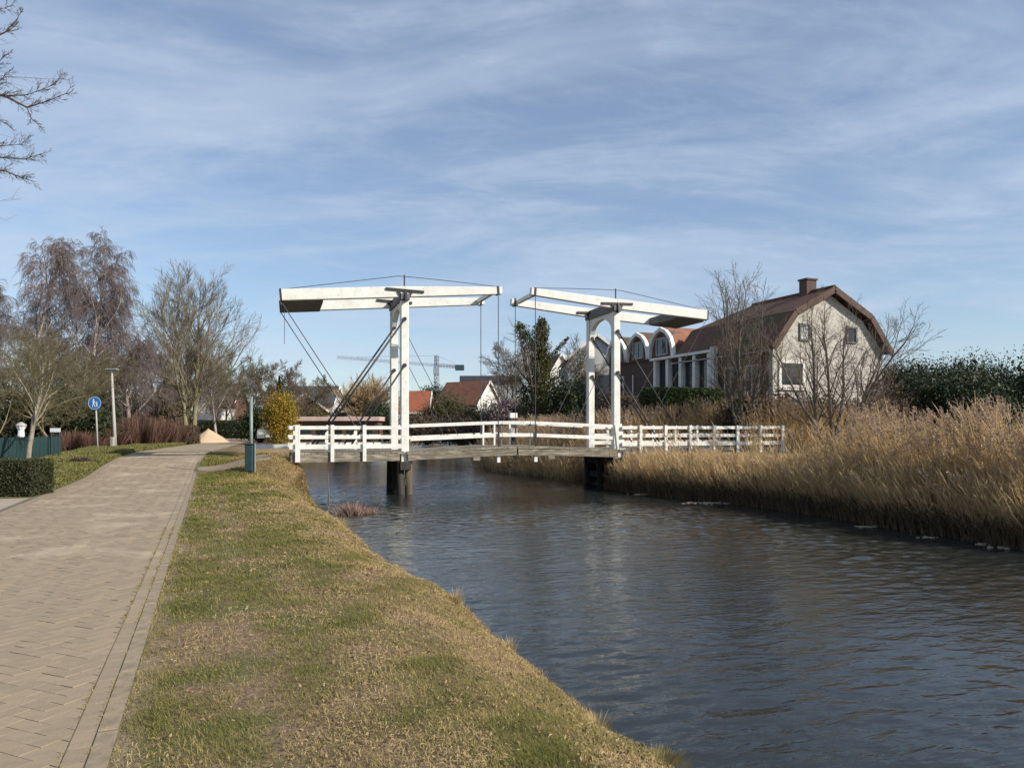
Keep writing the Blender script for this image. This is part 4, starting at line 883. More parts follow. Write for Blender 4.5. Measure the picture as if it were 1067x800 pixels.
recalc(MB().obox((p.x, p.y, 4.6), RT*4.6, A*4, (0, 0, 4.3)).build('wall', M['palewall'], hb)); recalc(MB().obox((p.x, p.y, 9.4), RT*5.0, A*4.4, (0, 0, .5)).build('roof', M['tile_dark'], hb, bevel=.1))
p = at(447, 75); house('roofed_hut', 'small hut with orange red tiled roof right of the left portal', p, 4.0, 2.6, 3.04, 5.05, -YAW+R(90), M['darkbrick'], M['tile_orange'], gcol=M['trim'])
p = at(437, 72.6); recalc(MB().obox((p.x, p.y, 2.98), RT*1.3, A*.1, (0, 0, .09)).build('eaves_board', M['whitewall'], bpy.data.objects['roofed_hut']))
p = at(352, 100); house('dark_house', 'dark roofed house with a white window far behind the left approach railings', p, 6, 9, 4.6, 6.9, -YAW+R(90), M['palewall'], M['tile_dark'], chim=True)
p = at(318, 92); house('red_roofed_house', 'house with steep brownish red roof right of the golden conifer', p, 5.2, 7, 3.6, 5.6, -YAW+.2, M['redbrick'], M['tile_orange'])
p = at(355, 60); sd_ = empty('low_shed', (p.x, p.y, G), 'long low shed with faded pink fascia behind the left approach railings', 'shed')
recalc(MB().obox((p.x, p.y, 1.1), RT*3.2, A*1.2, (0, 0, .95)).build('wall', M['brownhedge'], sd_)); recalc(MB().obox((p.x, p.y, 2.25), RT*3.4, A*1.5, (0, 0, .17)).build('roof_fascia', M['pinkfascia'], sd_, bevel=.03))
for k in range(5): q = p+RT*(-2.4+1.2*k)-A*1.22; recalc(MB().obox((q.x, q.y, 1.1), RT*.38, A*.03, (0, 0, .55)).build('window', M['glass'], sd_))
p = at(211, 86); house('pale_house', 'pale pinkish house partly hidden behind the big forked tree', p, 3.0, 6, 4.2, 8.6, -YAW, M['whitewall'], M['tile_brown'])
p = at(250, 95); house('dark_roofed_house', 'low house with wide dark brown roof behind the dark hedge at the road end', p, 8, 9, 3.2, 7.0, -YAW+R(90), M['redbrick'], M['tile_brown'])
# brick garden wall right of the far portal
p = at(676, 44); gw = empty('garden_wall', (p.x, p.y, G), 'red brown brick garden wall between the right portal and the tall hedge', 'wall')
recalc(MB().obox((p.x, p.y, 1.75), RT*1.6, A*.15, (0, 0, 1.6)).build('brickwork', M['redbrick'], gw)); recalc(MB().obox((p.x, p.y, 3.41), RT*1.68, A*.22, (0, 0, .06)).build('coping', M['darkbrick'], gw))

# ---------------------------------------------------------------- tower crane far away
p = at(455, 260); cr = empty('tower_crane', (p.x, p.y, 0), 'distant tower crane with long jib showing above the roofs beyond the bridge', 'crane')
def lattice(p0, p1, r_, n, name, th=.16):
    p0, p1 = Vector(p0), Vector(p1); d = (p1-p0).normalized(); s_ = d.orthogonal().normalized(); t_ = d.cross(s_); m_ = MB(); cs = [s_*r_+t_*r_, -s_*r_+t_*r_, -s_*r_-t_*r_, s_*r_-t_*r_]
    for c in cs: m_.beam(p0+c, p1+c, th, th, up=s_)
    for k in range(n):
        a, b = p0.lerp(p1, k/n), p0.lerp(p1, (k+1)/n)
        for i in range(4): m_.beam(a+cs[i], b+cs[(i+1) % 4], th*.6, th*.6, up=s_+t_*.1)
    return m_.build(name, M['crane'], cr)
zj = zat(380.5, 260); lattice((p.x, p.y, 0), (p.x, p.y, zj+.3), .6, 16, 'mast', .16); lattice((p.x, p.y, zj), (p.x, p.y, zat(370, 260)), .5, 3, 'tower_head', .2)
je = at(351, 262); lattice((p.x, p.y, zj), (je.x, je.y, zat(372, 262)),   .35, 26, 'jib', .06)
jc = at(479, 259); lattice((p.x, p.y, zj), (jc.x, jc.y, zat(382, 259)), .4, 8, 'counter_jib', .12)
recalc(MB().obox((jc.x, jc.y, zat(383, 259)), RT*1.5, A*1.2, (0, 0, .9)).build('counterweight', M['ballastdark'], cr)); q = p-A*1.2; recalc(MB().obox((q.x, q.y, zat(387, 260)), RT*1.0, A*1, (0, 0, 1.1)).build('cab', M['crane'], cr))
for e_ in (je, jc):
    tz = zat(370.5, 260); q = p.lerp(e_, .8); m_ = MB().tube([(p.x, p.y, tz), (q.x, q.y, zj+.6+(.8*(zat(372, 262)-zj) if e_ is je else 0))], .07, 4); m_.build('pendant', M['crane'], cr)

# ---------------------------------------------------------------- street furniture, left
p = at(262.5, 25); gp = empty('litter_bin', (p.x, p.y, .04), 'teal litter bin on a tall pale green post beside the bridge path', 'litter bin')
z0 = .02
recalc(MB().obox((p.x-.07, p.y, .56), RT*.13, A*.13, (0, 0, .44)).build('bin_body', M['teal'], gp, bevel=.03)); recalc(MB().obox((p.x-.07, p.y, 1.03), RT*.14, A*.14, (0, 0, .03)).build('bin_lid', M['black'], gp, bevel=.02))
MB().tube([(p.x+.09, p.y-.1, z0), (p.x+.09, p.y-.1, 1.06)], .03, 8).build('bin_leg', M['palegreen'], gp); MB().tube([(p.x-.02, p.y+.06, z0), (p.x-.02, p.y+.06, 2.62)], .055, 10).build('post', M['palegreen'], gp, smooth=True)
recalc(MB().obox((p.x-.07, p.y, .075), RT*.12, A*.12, (0, 0, .04)).build('bin_foot', M['black'], gp))
# round blue footpath sign
D = 34; p = at(102.5, D); sgz = zat(420, D); sg_ = empty('traffic_sign', (p.x, p.y, 0), 'round blue footpath sign with white walking figures on a grey pole', 'traffic sign')
ptop = at(99.5, D); MB().tube([(p.x, p.y, 0), (ptop.x, ptop.y, sgz+.3)], .035, 8).build('pole', M['greypole'], sg_, smooth=True)
c = Vector((ptop.x, ptop.y, sgz))-A*.06; disc = MB().tube([c, c-A*.012], .30, 28).build('sign_face', M['blue'], sg_)
ring = MB(); n = 28
for k in range(n):
    a, b = 2*math.pi*k/n, 2*math.pi*(k+1)/n; f = lambda t, r_: c-A*.014+RT*math.cos(t)*r_+Vector((0, 0, math.sin(t)*r_)); ring.prism([f(a, .275), f(b, .275), f(b, .29), f(a, .29)], -A*.002)
ring.build('sign_border', M['signwhite'], disc)
fg = MB(); o_ = c-A*.016
def pl(pts): fg.prism([o_+RT*x+Vector((0, 0, z)) for x, z in pts], -A*.002)
def figure(x, s):   # head, torso, legs
    pl([(x+.035*s*math.cos(t*.785), .165*s+.035*s*math.sin(t*.785)) for t in range(8)] if s == 1 else [(x+.032*math.cos(t*.785), .045+.032*math.sin(t*.785)) for t in range(8)])
    t0 = .12*s if s == 1 else .0
    h_ = .14*s if s == 1 else .085
    pl([(x-.04*s, t0), (x+.04*s, t0), (x+.035*s, t0-h_), (x-.035*s, t0-h_)])
    pl([(x-.03*s, t0-h_-.001), (x, t0-h_-.001), (x-.04*s, t0-h_*2.1), (x-.065*s, t0-h_*2.1)]); pl([(x+.001, t0-h_-.001), (x+.03*s, t0-h_-.001), (x+.07*s, t0-h_*2.1), (x+.045*s, t0-h_*2.1)])
figure(-.045, 1); figure(.10, .8); pl([(-.004, .07), (.075, -.005), (.068, -.022), (-.004, .045)])
fg.build('pictogram', M['signwhite'], disc)
# street lamp
D = 38; p = at(120.5, D); pt = at(116.5, D); zt = zat(388, D); lp = empty('street_lamp', (p.x, p.y, 0), 'grey street lamp with flat T shaped hood beside the blue sign', 'street lamp')
MB().tube([(p.x, p.y, 0), (p.x+(pt.x-p.x)*.35, p.y+(pt.y-p.y)*.35, 1.6), (pt.x, pt.y, zt)], [.09, .08, .05], 10).build('pole', M['greypole'], lp, smooth=True)
c = Vector((pt.x, pt.y, zt+.12)); recalc(MB().prism([c-RT*.30-A*.16, c+RT*.30-A*.16, c+RT*.30+A*.16, c-RT*.30+A*.16], (0, 0, .07)).build('lamp_hood', M['lampgrey'], lp, bevel=.03)); recalc(MB().tube([c-Vector((0, 0, .16)), c], [.06, .14], 10).build('lamp_glass', M['greypole'], lp))
q = at(117, D-.3); bx = recalc(MB().obox((q.x, q.y, zat(462, D)), RT*.08, A*.08, (0, 0, .33)).build('cabinet_post', M['greypole'], None, origin=(q.x, q.y, 0), bevel=.02)); tag(bx, 'short pale marker box standing at the foot of the street lamp', 'marker post')
# teal garden fence, boards
pA, pB = at(-30, 24.0), at(63, 29.5); tf = empty('garden_fence', pA, 'dark teal board fence behind the clipped hedge at the left edge', 'fence'); dv = (pB-pA); Ln = dv.length; dv.normalize(); nb = int(Ln/.24)
nrm_ = dv.cross(Vector((0, 0, 1)))
for k in range(nb):
    q = pA+dv*(k+.5)*Ln/nb; recalc(MB().obox((q.x, q.y, .62), dv*(Ln/nb/2-.012), nrm_*(.014 if k % 2 else .02), (0, 0, .62)).build('board', M['tealfence'], tf, origin=(q.x, q.y, 0)))
for z in (.25, 1.02): q = (pA+pB)/2-nrm_*.045; recalc(MB().obox((q.x, q.y, z), dv*(Ln/2), nrm_*.02, (0, 0, .05)).build('fence_rail', M['tealfence'], tf))
q = at(57.5, 28.5); sb = empty('notice_board', (q.x, q.y, 0), 'small white notice board on teal posts above the garden fence', 'notice board'); recalc(MB().obox((q.x, q.y, zat(448, 28.5)), RT*.19, A*.015, (0, 0, .075)).build('panel', M['signwhite'], sb))
for s in (-.15, .15): r_ = q+RT*s; MB().tube([(r_.x, r_.y, 0), (r_.x, r_.y, zat(450, 28.5))], .02, 6).build('post', M['teal'], sb)
q = at(22, 28.5); ln_ = empty('garden_lantern', (q.x, q.y, 0), 'white garden lantern on a post above the teal fence', 'lantern'); zc = zat(447, 28.5)
recalc(MB().tube([(q.x, q.y, zc-.34), (q.x, q.y, zc-.26), (q.x, q.y, zc-.05), (q.x, q.y, zc+.1), (q.x, q.y, zc+.12)], [.07, .12, .10, .17, .08], 10).build('lamp_body', M['signwhite'], ln_)); recalc(MB().tube([(q.x, q.y, zc+.121), (q.x, q.y, zc+.18), (q.x, q.y, zc+.27)], [.19, .17, .03], 10).build('lamp_cap', M['greypole'], ln_))
MB().tube([(q.x, q.y, 0), (q.x, q.y, zc-.34)], .04, 8).build('post', M['teal'], ln_)

# ---------------------------------------------------------------- parked car on the left beyond the bridge
def car(label, pos, yaw, sc=1.):
    root = empty('parked_car', pos, label, 'car'); ex = Vector((math.cos(yaw), math.sin(yaw), 0)); ey = Vector((-ex.y, ex.x, 0)); o_ = Vector(pos)
    P_ = lambda a, b, z: o_+ex*a*sc+ey*b*sc+Vector((0, 0, z*sc))
    prof = [(-2.05, .35), (-2.1, .6), (-2.0, .88), (-1.2, .98), (1.35, 1.0), (1.95, .9), (2.08, .6), (2.02, .33)]
    secs = [(-.86, 0), (-.80, .03), (.80, .03), (.86, 0)]
    m_ = MB(); n = len(prof); base = []
    for b, k in ((-.84, -.05), (-.88, 0), (.88, 0), (.84, -.05)):
        base.append(len(m_.v)); m_.v += [tuple(P_(a*(1+k*.3), b, z+(k*.3 if z > .8 else 0))) for a, z in prof]
    for i in range(3):
        for j in range(n): jj = (j+1) % n; m_.f.append((base[i]+j, base[i]+jj, base[i+1]+jj, base[i+1]+j))
    m_.f.append(tuple(base[0]+j for j in reversed(range(n)))); m_.f.append(tuple(base[3]+j for j in range(n))); body = recalc(m_.build('body', M['carpaint'], root, bevel=.04, smooth=False))
    cab = [(-1.05, .96, .78), (-.45, 1.42, .60), (1.0, 1.44, .62), (1.75, .98, .76)]
    g = MB(); g.hexa([P_(-1.1, -.76, .97), P_(1.75, -.76, .97), P_(1.75, .76, .97), P_(-1.1, .76, .97), P_(-.42, -.6, 1.40), P_(1.15, -.6, 1.40), P_(1.15, .6, 1.40), P_(-.42, .6, 1.40)]); recalc(g.build('windows', M['glass'], root))
    g = MB(); g.hexa([P_(-.46, -.63, 1.401), P_(1.2, -.63, 1.401), P_(1.2, .63, 1.401), P_(-.46, .63, 1.401), P_(-.35, -.55, 1.46), P_(1.05, -.55, 1.46), P_(1.05, .55, 1.46), P_(-.35, .55, 1.46)]); recalc(g.build('roof', M['carpaint'], root))
    for a in (-1.3, 1.3):
        for b in (-.8, .8):
            wv = recalc(MB().tube([P_(a, b-.1, .32), P_(a, b+.1, .32)], .32*sc, 16).build('wheel', M['tyre'], root)); s_ = 1 if b > 0 else -1; recalc(MB().tube([P_(a, b+.1*s_, .32), P_(a, b+.115*s_, .32)], .19*sc, 12).build('rim', M['greypole'], wv))
    for b in (-.62, .62):
        recalc(MB().obox(P_(-2.04, b, .72), ex*.05, ey*.16, (0, 0, .07)).build('headlight', M['lens'], root))
    recalc(MB().obox(P_(-2.11, 0, .5), ex*.02, ey*.26, (0, 0, .06)).build('number_plate', M['signwhite'], root)); return root
p = at(283, 56); car('grey car parked left of the bridge below the golden conifer', (p.x, p.y, .45), R(90)-YAW+R(14))
p = at(281, 33.5); tag(recalc(MB().obox((p.x, p.y, .74), RT*.78, A*.06, (0, 0, .09)).build('white_plank', M['white'], None, origin=(p.x, p.y, .5), bevel=.01)), 'low white plank barrier on the bank left of the bridge railings', 'barrier')

# sand heap
def heap(label, c, r_, h_, seed):
    rs = np.random.RandomState(seed); n, k = 28, 9; V = [(c[0], c[1], c[2]+h_)]; Fc = []
    for i in range(1, k+1):
        for j in range(n):
            t = i/k; a = 2*math.pi*j/n; rr = r_*t*(1+.12*math.sin(a*3+seed)+rs.normal(0, .02)); V.append((c[0]+rr*math.cos(a), c[1]+rr*math.sin(a)*.8, c[2]-.05+h_*(1-t)**.85*(1+rs.normal(0, .02)) if i < k else c[2]-.1))
    for j in range(n): Fc.append((0, 1+j, 1+(j+1) % n))
    m_ = MB(); m_.v = V; m_.f = Fc+[(1+(i-1)*n+j, 1+i*n+j, 1+i*n+(j+1) % n, 1+(i-1)*n+(j+1) % n) for i in range(1, k) for j in range(n)]
    o = m_.build('sand_heap', M['sand'], None, origin=c, smooth=True); tag(o, label, 'sand heap')
p = at(217, 55); heap('heap of pale sand tipped at the left side of the far road', (p.x, p.y, .42), 1.5, 1.1, 1)

# ---------------------------------------------------------------- trees
# near branches entering at the upper left: tree stands outside the frame
tp_ = at(-260, 15); MINR = .006
nt_ = empty('bare_tree', (tp_.x, tp_.y, 0), 'bare tree outside the left edge whose branches reach into the upper left sky', 'tree')
T = [(tp_.x, tp_.y, -.1, tp_.x+.1, tp_.y, 4, .28, .22), (tp_.x+.1, tp_.y, 4, tp_.x, tp_.y+.1, 8, .22, .15), (tp_.x, tp_.y+.1, 8, tp_.x+.1, tp_.y, 12, .15, .05)]
Cn = []; rs_ = random.Random(4)
def limb(pts, r_, seed):
    P_ = [Vector(q) for q in pts]; rq = random.Random(seed)
    for k in range(len(P_)-1):
        ra, rb_ = r_*(1-k/(len(P_)-1)*.85), r_*(1-(k+1)/(len(P_)-1)*.85); (Cn).append((*P_[k], *P_[k+1], ra, rb_))
        d0 = (P_[k+1]-P_[k])
        for c in range(6):
            q = P_[k].lerp(P_[k+1], rq.random()); nd = d0.normalized()+Vector((rq.gauss(0, .35), rq.gauss(0, .35), rq.gauss(.05, .45))); MINR_ = .004
            t_, c_ = branches(rq.randint(0, 9999), q, nd, d0.length*rq.uniform(.3, .7), max(ra*.3, .005), [(5, .5, 35, .15, .03, .12, 4), (4, .5, 35, .15, 0, .12, 3)], 2); Cn.extend(t_+c_)
MINR = .003
D = 15; q0 = Vector((tp_.x, tp_.y, 7.0))
def W_(px, py, d=D): return at(px, d, py)
limb([q0, W_(-90, 105), W_(-20, 95), W_(5, 100), W_(28, 112), W_(48, 106), W_(70, 97)], .042, 1)
limb([W_(5, 100), W_(28, 99), W_(48, 92), W_(66, 82)], .015, 2)
limb([W_(28, 112), W_(33, 124), W_(42, 132)], .010, 3)
limb([q0, W_(-80, 60), W_(-20, 45), W_(5, 34), W_(18, 20), W_(22, 12)], .036, 4)
limb([q0, W_(-90, 170), W_(-25, 160), W_(0, 164), W_(25, 166), W_(44, 160)], .034, 5)
limb([q0, W_(-60, 190), W_(-20, 178), W_(5, 178), W_(20, 184), W_(38, 190)], .03, 6)
limb([W_(-20, 150), W_(2, 152), W_(32, 150)], .016, 7); limb([W_(-30, 130), W_(-5, 122), W_(10, 132)], .016, 8)
limb([W_(-30, 70), W_(-5, 68), W_(8, 56)], .02, 9); limb([W_(-30, 12), W_(-5, 12), W_(12, 6)], .016, 10); limb([W_(-25, 88), W_(0, 84), W_(10, 74)], .016, 11)
V, Qq = tubes(T, 10); npmesh('trunk', V, Qq, M['bark'], parent=nt_, smooth=True); V, Qq = tubes(Cn, 4); npmesh('crown', V, Qq, M['twig'], parent=nt_)

general = [(10, .52, 38, .22, .05, .08, 8), (9, .52, 36, .2, .05, .10, 5), (7, .55, 36, .15, .04, .12, 3), (6, .6, 34, .1, .02, .12, 3), (2, .6, 30, .1, 0, .1, 2)]
G2 = .0
birch = [(19, .36, 40, .22, .03, .05, 9), (9, .55, 40, .15, .02, .12, 5), (8, .7, 45, .15, -.14, .12, 4), (6, .9, 34, .1, -.40, .08, 4), (2, .6, 25, .1, -.45, .06, 3)]
for lb, px, d, pyt, sd, ln in (('tall weeping birch with purple brown twigs at the far left', 26, 44, 240, 31, 0), ('broad weeping birch with drooping crown right of the far left birch', 84, 46, 246, 32, 0), ('shorter weeping birch with pale trunk above the red stemmed shrubs', 138, 50, 308, 33, 0)):
    p = at(px, d); H = zat(pyt, d); tree(lb, (p.x, p.y, .0), sd, H*.90, .15, birch, 4, M['birchbark'], M['birchtwig'], name='birch_tree', minr=.0095, group='weeping birches on the left')
p = at(-40, 42); tree('weeping birch half cut off by the left edge of the picture', (p.x, p.y, 0), 39, 9.2, .15, birch, 4, M['birchbark'], M['birchtwig'], name='birch_tree', minr=.0095, group='weeping birches on the left')
p = at(28, 24.5); t_sp = [(9, .6, 45, .35, .03, .10, 8), (8, .6, 42, .2, .02, .14, 5), (7, .6, 40, .15, .02, .15, 4), (6, .6, 38, .1, .0, .15, 3), (3, .6, 35, .1, 0, .12, 2)]
tree('small leaning garden tree with pale trunk behind the teal fence', (p.x, p.y, 0), 40, 4.3, .095, t_sp, 4, M['gardenbark'], M['mosstwig'], lean=(.24, .02, 1), minr=.0055, name='garden_tree', cat_='tree')
p = at(86, 45); tree('olive twigged garden tree behind the sign', (p.x, p.y, 0), 46, 4.8, .09, t_sp, 4, M['mossbark'], M['mosstwig'], stems=2, spread=.3, minr=.008, name='garden_tree')
p = at(12, 33); tree('low spreading olive twigged tree at the left edge behind the lantern', (p.x, p.y, 0), 47, 4.4, .08, t_sp, 4, M['mossbark'], M['mosstwig'], stems=3, spread=.45, minr=.007, name='garden_tree')
p = at(66, 38); tree('olive twigged tree between the two tall birches', (p.x, p.y, 0), 48, 5.0, .09, t_sp, 4, M['mossbark'], M['mosstwig'], stems=2, spread=.4, minr=.007, name='garden_tree')
bigspec = [(17, .56, 38, .2, .09, .02, 10), (11, .5, 32, .15, .06, .05, 6), (9, .5, 30, .12, .06, .07, 4), (5, .5, 28, .1, .04, .08, 3), (2, .5, 26, .1, .02, .08, 2)]
p = at(198, 54); tree('big bare tree with forked mossy trunks standing by the far road', (p.x, p.y, .4), 51, 9.4, .18, bigspec, 4, M['mossbark'], M['bigtwig'], stems=2, spread=.03, minr=.009, name='bare_tree', rot=-YAW-.2)
p = at(226, 68); tree('small tree with white trunk in front of the dark hedge at the road end', (p.x, p.y, .4), 53, 5.4, .14, general, 4, M['birchbark'], M['birchtwig'], minr=.012)
for lb, px, d, H, sd in (('grey bare tree behind and right of the big forked tree', 250, 80, 8.6, 54), ('wide bare tree behind the golden conifer', 285, 84, 8.0, 55), ('thin bare tree right of the golden conifer at the skyline', 308, 90, 7.4, 56), ('bare tree between the big forked tree and the birches', 165, 66, 8.0, 57), ('grey bare tree rising above the dark hedge beyond the sand heap', 232, 86, 9.6, 58), ('bare tree in the gap between birch trunk and forked tree', 150, 60, 7.0, 59)):
    p = at(px, d); tree(lb, (p.x, p.y, .4), sd, H*.9, .14, general, 4, M['bark'], M['twig'] if sd % 2 else M['mosstwig'], minr=.016, stems=2, spread=.25, group='bare trees along the left skyline')
# willow
wil = [(14, .75, 30, .10, .03, .04, 6), (12, .62, 26, .15, .05, .06, 5), (9, .5, 24, .15, .03, .08, 3)]
p = at(384, 70); tree('rounded tan willow behind the left portal stays', (p.x, p.y, .3), 61, 2.9, .3, [(44, 1.35, 52, .5, .04, .05, 5), (18, .5, 28, .1, .04, .06, 5), (11, .55, 26, .1, .03, .07, 3), (6, .5, 24, .1, 0, .08, 2)], 3, M['bark'], M['willowtwig'], minr=.020, name='willow_tree')
# right-hand bare trees
p = at(772, 36); tree('tall bare multi stemmed tree in front of the brown roof', (p.x, p.y, .3), 71, 7.9, .075, [(13, .36, 26, .2, .07, .05, 9), (8, .5, 32, .15, .05, .09, 5), (6, .5, 34, .15, .03, .12, 3), (5, .5, 32, .1, 0, .1, 2)], 3, M['bark'], M['twig'], stems=5, spread=.15, minr=.0075)
p = at(868, 32); tree('wide branching bare tree in front of the whitewashed gable', (p.x, p.y, .3), 72, 6.1, .085, [(12, .45, 36, .2, .05, .07, 8), (8, .5, 36, .15, .04, .1, 5), (6, .5, 34, .15, .03, .12, 3), (5, .5, 32, .1, 0, .1, 2)], 3, M['bark'], M['twig'], stems=6, spread=.6, minr=.0075, rot=.3)
# ivy tree
p = at(567, 54); iv = tree('bare tree wrapped in dark ivy standing behind the bridge crown', (p.x, p.y, .3), 81, 7.4, .26, [(10, .45, 42, .35, .04, .08, 7), (8, .55, 38, .2, .03, .12, 5), (7, .5, 36, .15, 0, .12, 4), (5, .5, 30, .1, 0, .1, 2)], 3, M['bark'], M['twig'], stems=1, minr=.010, name='ivy_tree')
rs = np.random.RandomState(5); Pv = []
def along(a, b, n, r0, r1):
    t = rs.uniform(0, 1, n); d = rs.normal(size=(n, 3)); d /= np.linalg.norm(d, axis=1, keepdims=True); rr = (r0+(r1-r0)*t)*rs.uniform(.5, 1.1, n)*(1+.35*np.sin(t*22+a.x))
    Pv.append(np.array(a)+(np.array(b)-np.array(a))*t[:, None]+d*rr[:, None])
I_ = lambda px, py: at(px, 54, py)
along(I_(566, 440), I_(562, 380), 8500, 1.25, .95); along(I_(562, 385), I_(565, 334), 5200, .8, .4); along(I_(560, 372), I_(540, 338), 2000, .9, .35); along(I_(568, 378), I_(592, 352), 500, .3, .15); along(I_(572, 436), I_(596, 400), 1800, 1.0, .6); along(I_(548, 436), I_(545, 405), 1200, .8, .4); along(I_(598, 430), I_(605, 370), 900, .6, .25)
P_ = np.concatenate(Pv); V, Qq = leaves(rs, P_, .15); npmesh('ivy', V, Qq, M['ivy'], np.repeat(rs.uniform(0, 1, len(P_)), 4), iv)
p = at(535, 62); tree('thin bare tree left of the ivy covered one', (p.x, p.y, .3), 83, 6.6, .10, general, 4, M['bark'], M['twig'], stems=2, spread=.15, minr=.010)
p = at(603, 60); tree('bare tree between the ivy tree and the right portal', (p.x, p.y, .3), 84, 6.4, .10, general, 4, M['bark'], M['twig'], stems=2, spread=.15, minr=.010)

# ---------------------------------------------------------------- hedges and shrubs, left
p0 = at(-60, 17.2); p1 = at(33, 17.2)
leafy_box('dark clipped box hedge at the left edge beside the road', (p0.x, p0.y, 0), p1-p0, A*.8, (0, 0, .80), 2600, .05, M['boxhedge'], 1, bulge=.035)
def lowh(label, ya, yb, xa, xb, h_, seed):
    ca = float(road_c(ya)); cb = float(road_c(yb)); leafy_box(label, (xb+ca, ya, float(hump(ya))-.05), Vector((cb-ca, yb-ya, float(hump(yb)-hump(ya)))), Vector((xa-xb, 0, 0)), (0, 0, h_), 1700, .05, M['lowhedge'], seed, name='low_hedge', bulge=.04)
lowh('low broad ground hedge along the left road edge nearest the box hedge', 20.6, 29.7, -6.2, -3.72, .26, 2)
lowh('low ground hedge along the left road edge beyond the gap below the sign', 30.2, 40, -6.0, -3.72, .27, 3)
lowh('far stretch of low hedge running to the red stemmed shrubs', 40, 52, -5.6, -3.72, .2, 4)
tag(leafy_box('small dark bush filling the gap between the two low hedges', (-3.98, 29.72, 0), Vector((0, .46, 0)), Vector((-.5, 0, 0)), (0, 0, .5), 1500, .06, M['brownhedge'], 5, bulge=.03))
for lb, px, d, rx, h_, sd, m_ in (('dense red stemmed shrub right of the street lamp', 148, 44, 1.6, 2.1, 1, 'redtwig'), ('red brown shrub nearest the road edge', 172, 47, 1.4, 1.9, 2, 'redtwig'), ('reddish shrub behind the street lamp', 126, 46, 1.5, 1.9, 3, 'redtwig'), ('lower russet shrub behind the blue sign', 100, 41, 1.6, 1.5, 4, 'redtwig'), ('russet shrub left of the blue sign above the low hedge', 78, 37, 1.4, 1.1, 5, 'redtwig')):
    p = at(px, d); stem_bush(lb, (p.x, p.y, float(hump(p.y))-.05), rx, 1.2, h_, 1500, M[m_], 100+sd, group='red stemmed shrubs along the left verge', wd=.028)
p = at(182, 50); leafy_box('brown beech hedge end beside the sand heap', (p.x, p.y, .4), RT*1.15, A*1.2, (0, 0, 1.2), 700, .09, M['brownhedge'], 9, bulge=.08)
p = at(203, 74); leafy_box('long dark green hedge across the end of the road', (p.x, p.y, .4), RT*5.6, A*1.2, (0, 0, 1.75), 350, .13, M['evergreen'], 10, bulge=.12)
for lb, px, py, d, rx, rz, sd, m_ in (
    ('dark evergreen shrub behind the white notice board', 62, 404, 39, 2.2, 0, 1, 'evergreen'), ('dark evergreen shrub behind the garden lantern', 20, 406, 39, 2.3, 0, 2, 'evergreen'),
    ('dark evergreen shrub between the notice board and the blue sign', 92, 412, 45, 1.9, 0, 3, 'evergreen'), ('dark evergreen shrub behind the pale trunked birch', 118, 402, 52, 2.2, 0, 4, 'evergreen'),
    ('dark shrub behind the red stemmed shrubs by the road', 168, 408, 60, 2.2, 0, 5, 'brownscrub'), ('olive shrub left of the dark hedge at the road end', 186, 412, 66, 2.0, 0, 6, 'olive')):
    p = at(px, d); z = (zat(py, d)+.2)/2; shrub(lb, (p.x, p.y, z), (rx, rx*.8, z-.15), 5000, .16, M[m_], 200+sd, group='dark shrubs along the left gardens')
p = at(292, 50); gc = shrub('round golden yellow conifer left of the bridge railings', (p.x, p.y, 2.1), (.97, .95, 1.55), 18000, .10, M['yellow'], 220, name='golden_conifer', catg='conifer', lumps=70)
p = at(291, 78); rs = np.random.RandomState(9); n = 2600; t = rs.uniform(0, 1, n); a = rs.uniform(0, 6.283, n); rr = (1-t)*1.0*rs.uniform(.4, 1, n); z1 = zat(392, 78)
cn = empty('dark_conifer', (p.x, p.y, .3), 'small pointed dark conifer rising behind the golden conifer', 'conifer'); V, Qq = leaves(rs, np.stack([p.x+rr*np.cos(a), p.y+rr*np.sin(a), .8+(z1-.8)*t], 1), .22); npmesh('foliage', V, Qq, M['evergreen'], np.repeat(rs.uniform(0, 1, n), 4), cn); MB().tube([(p.x, p.y, .2), (p.x, p.y, 2)], .1, 6).build('trunk', M['bark'], cn)
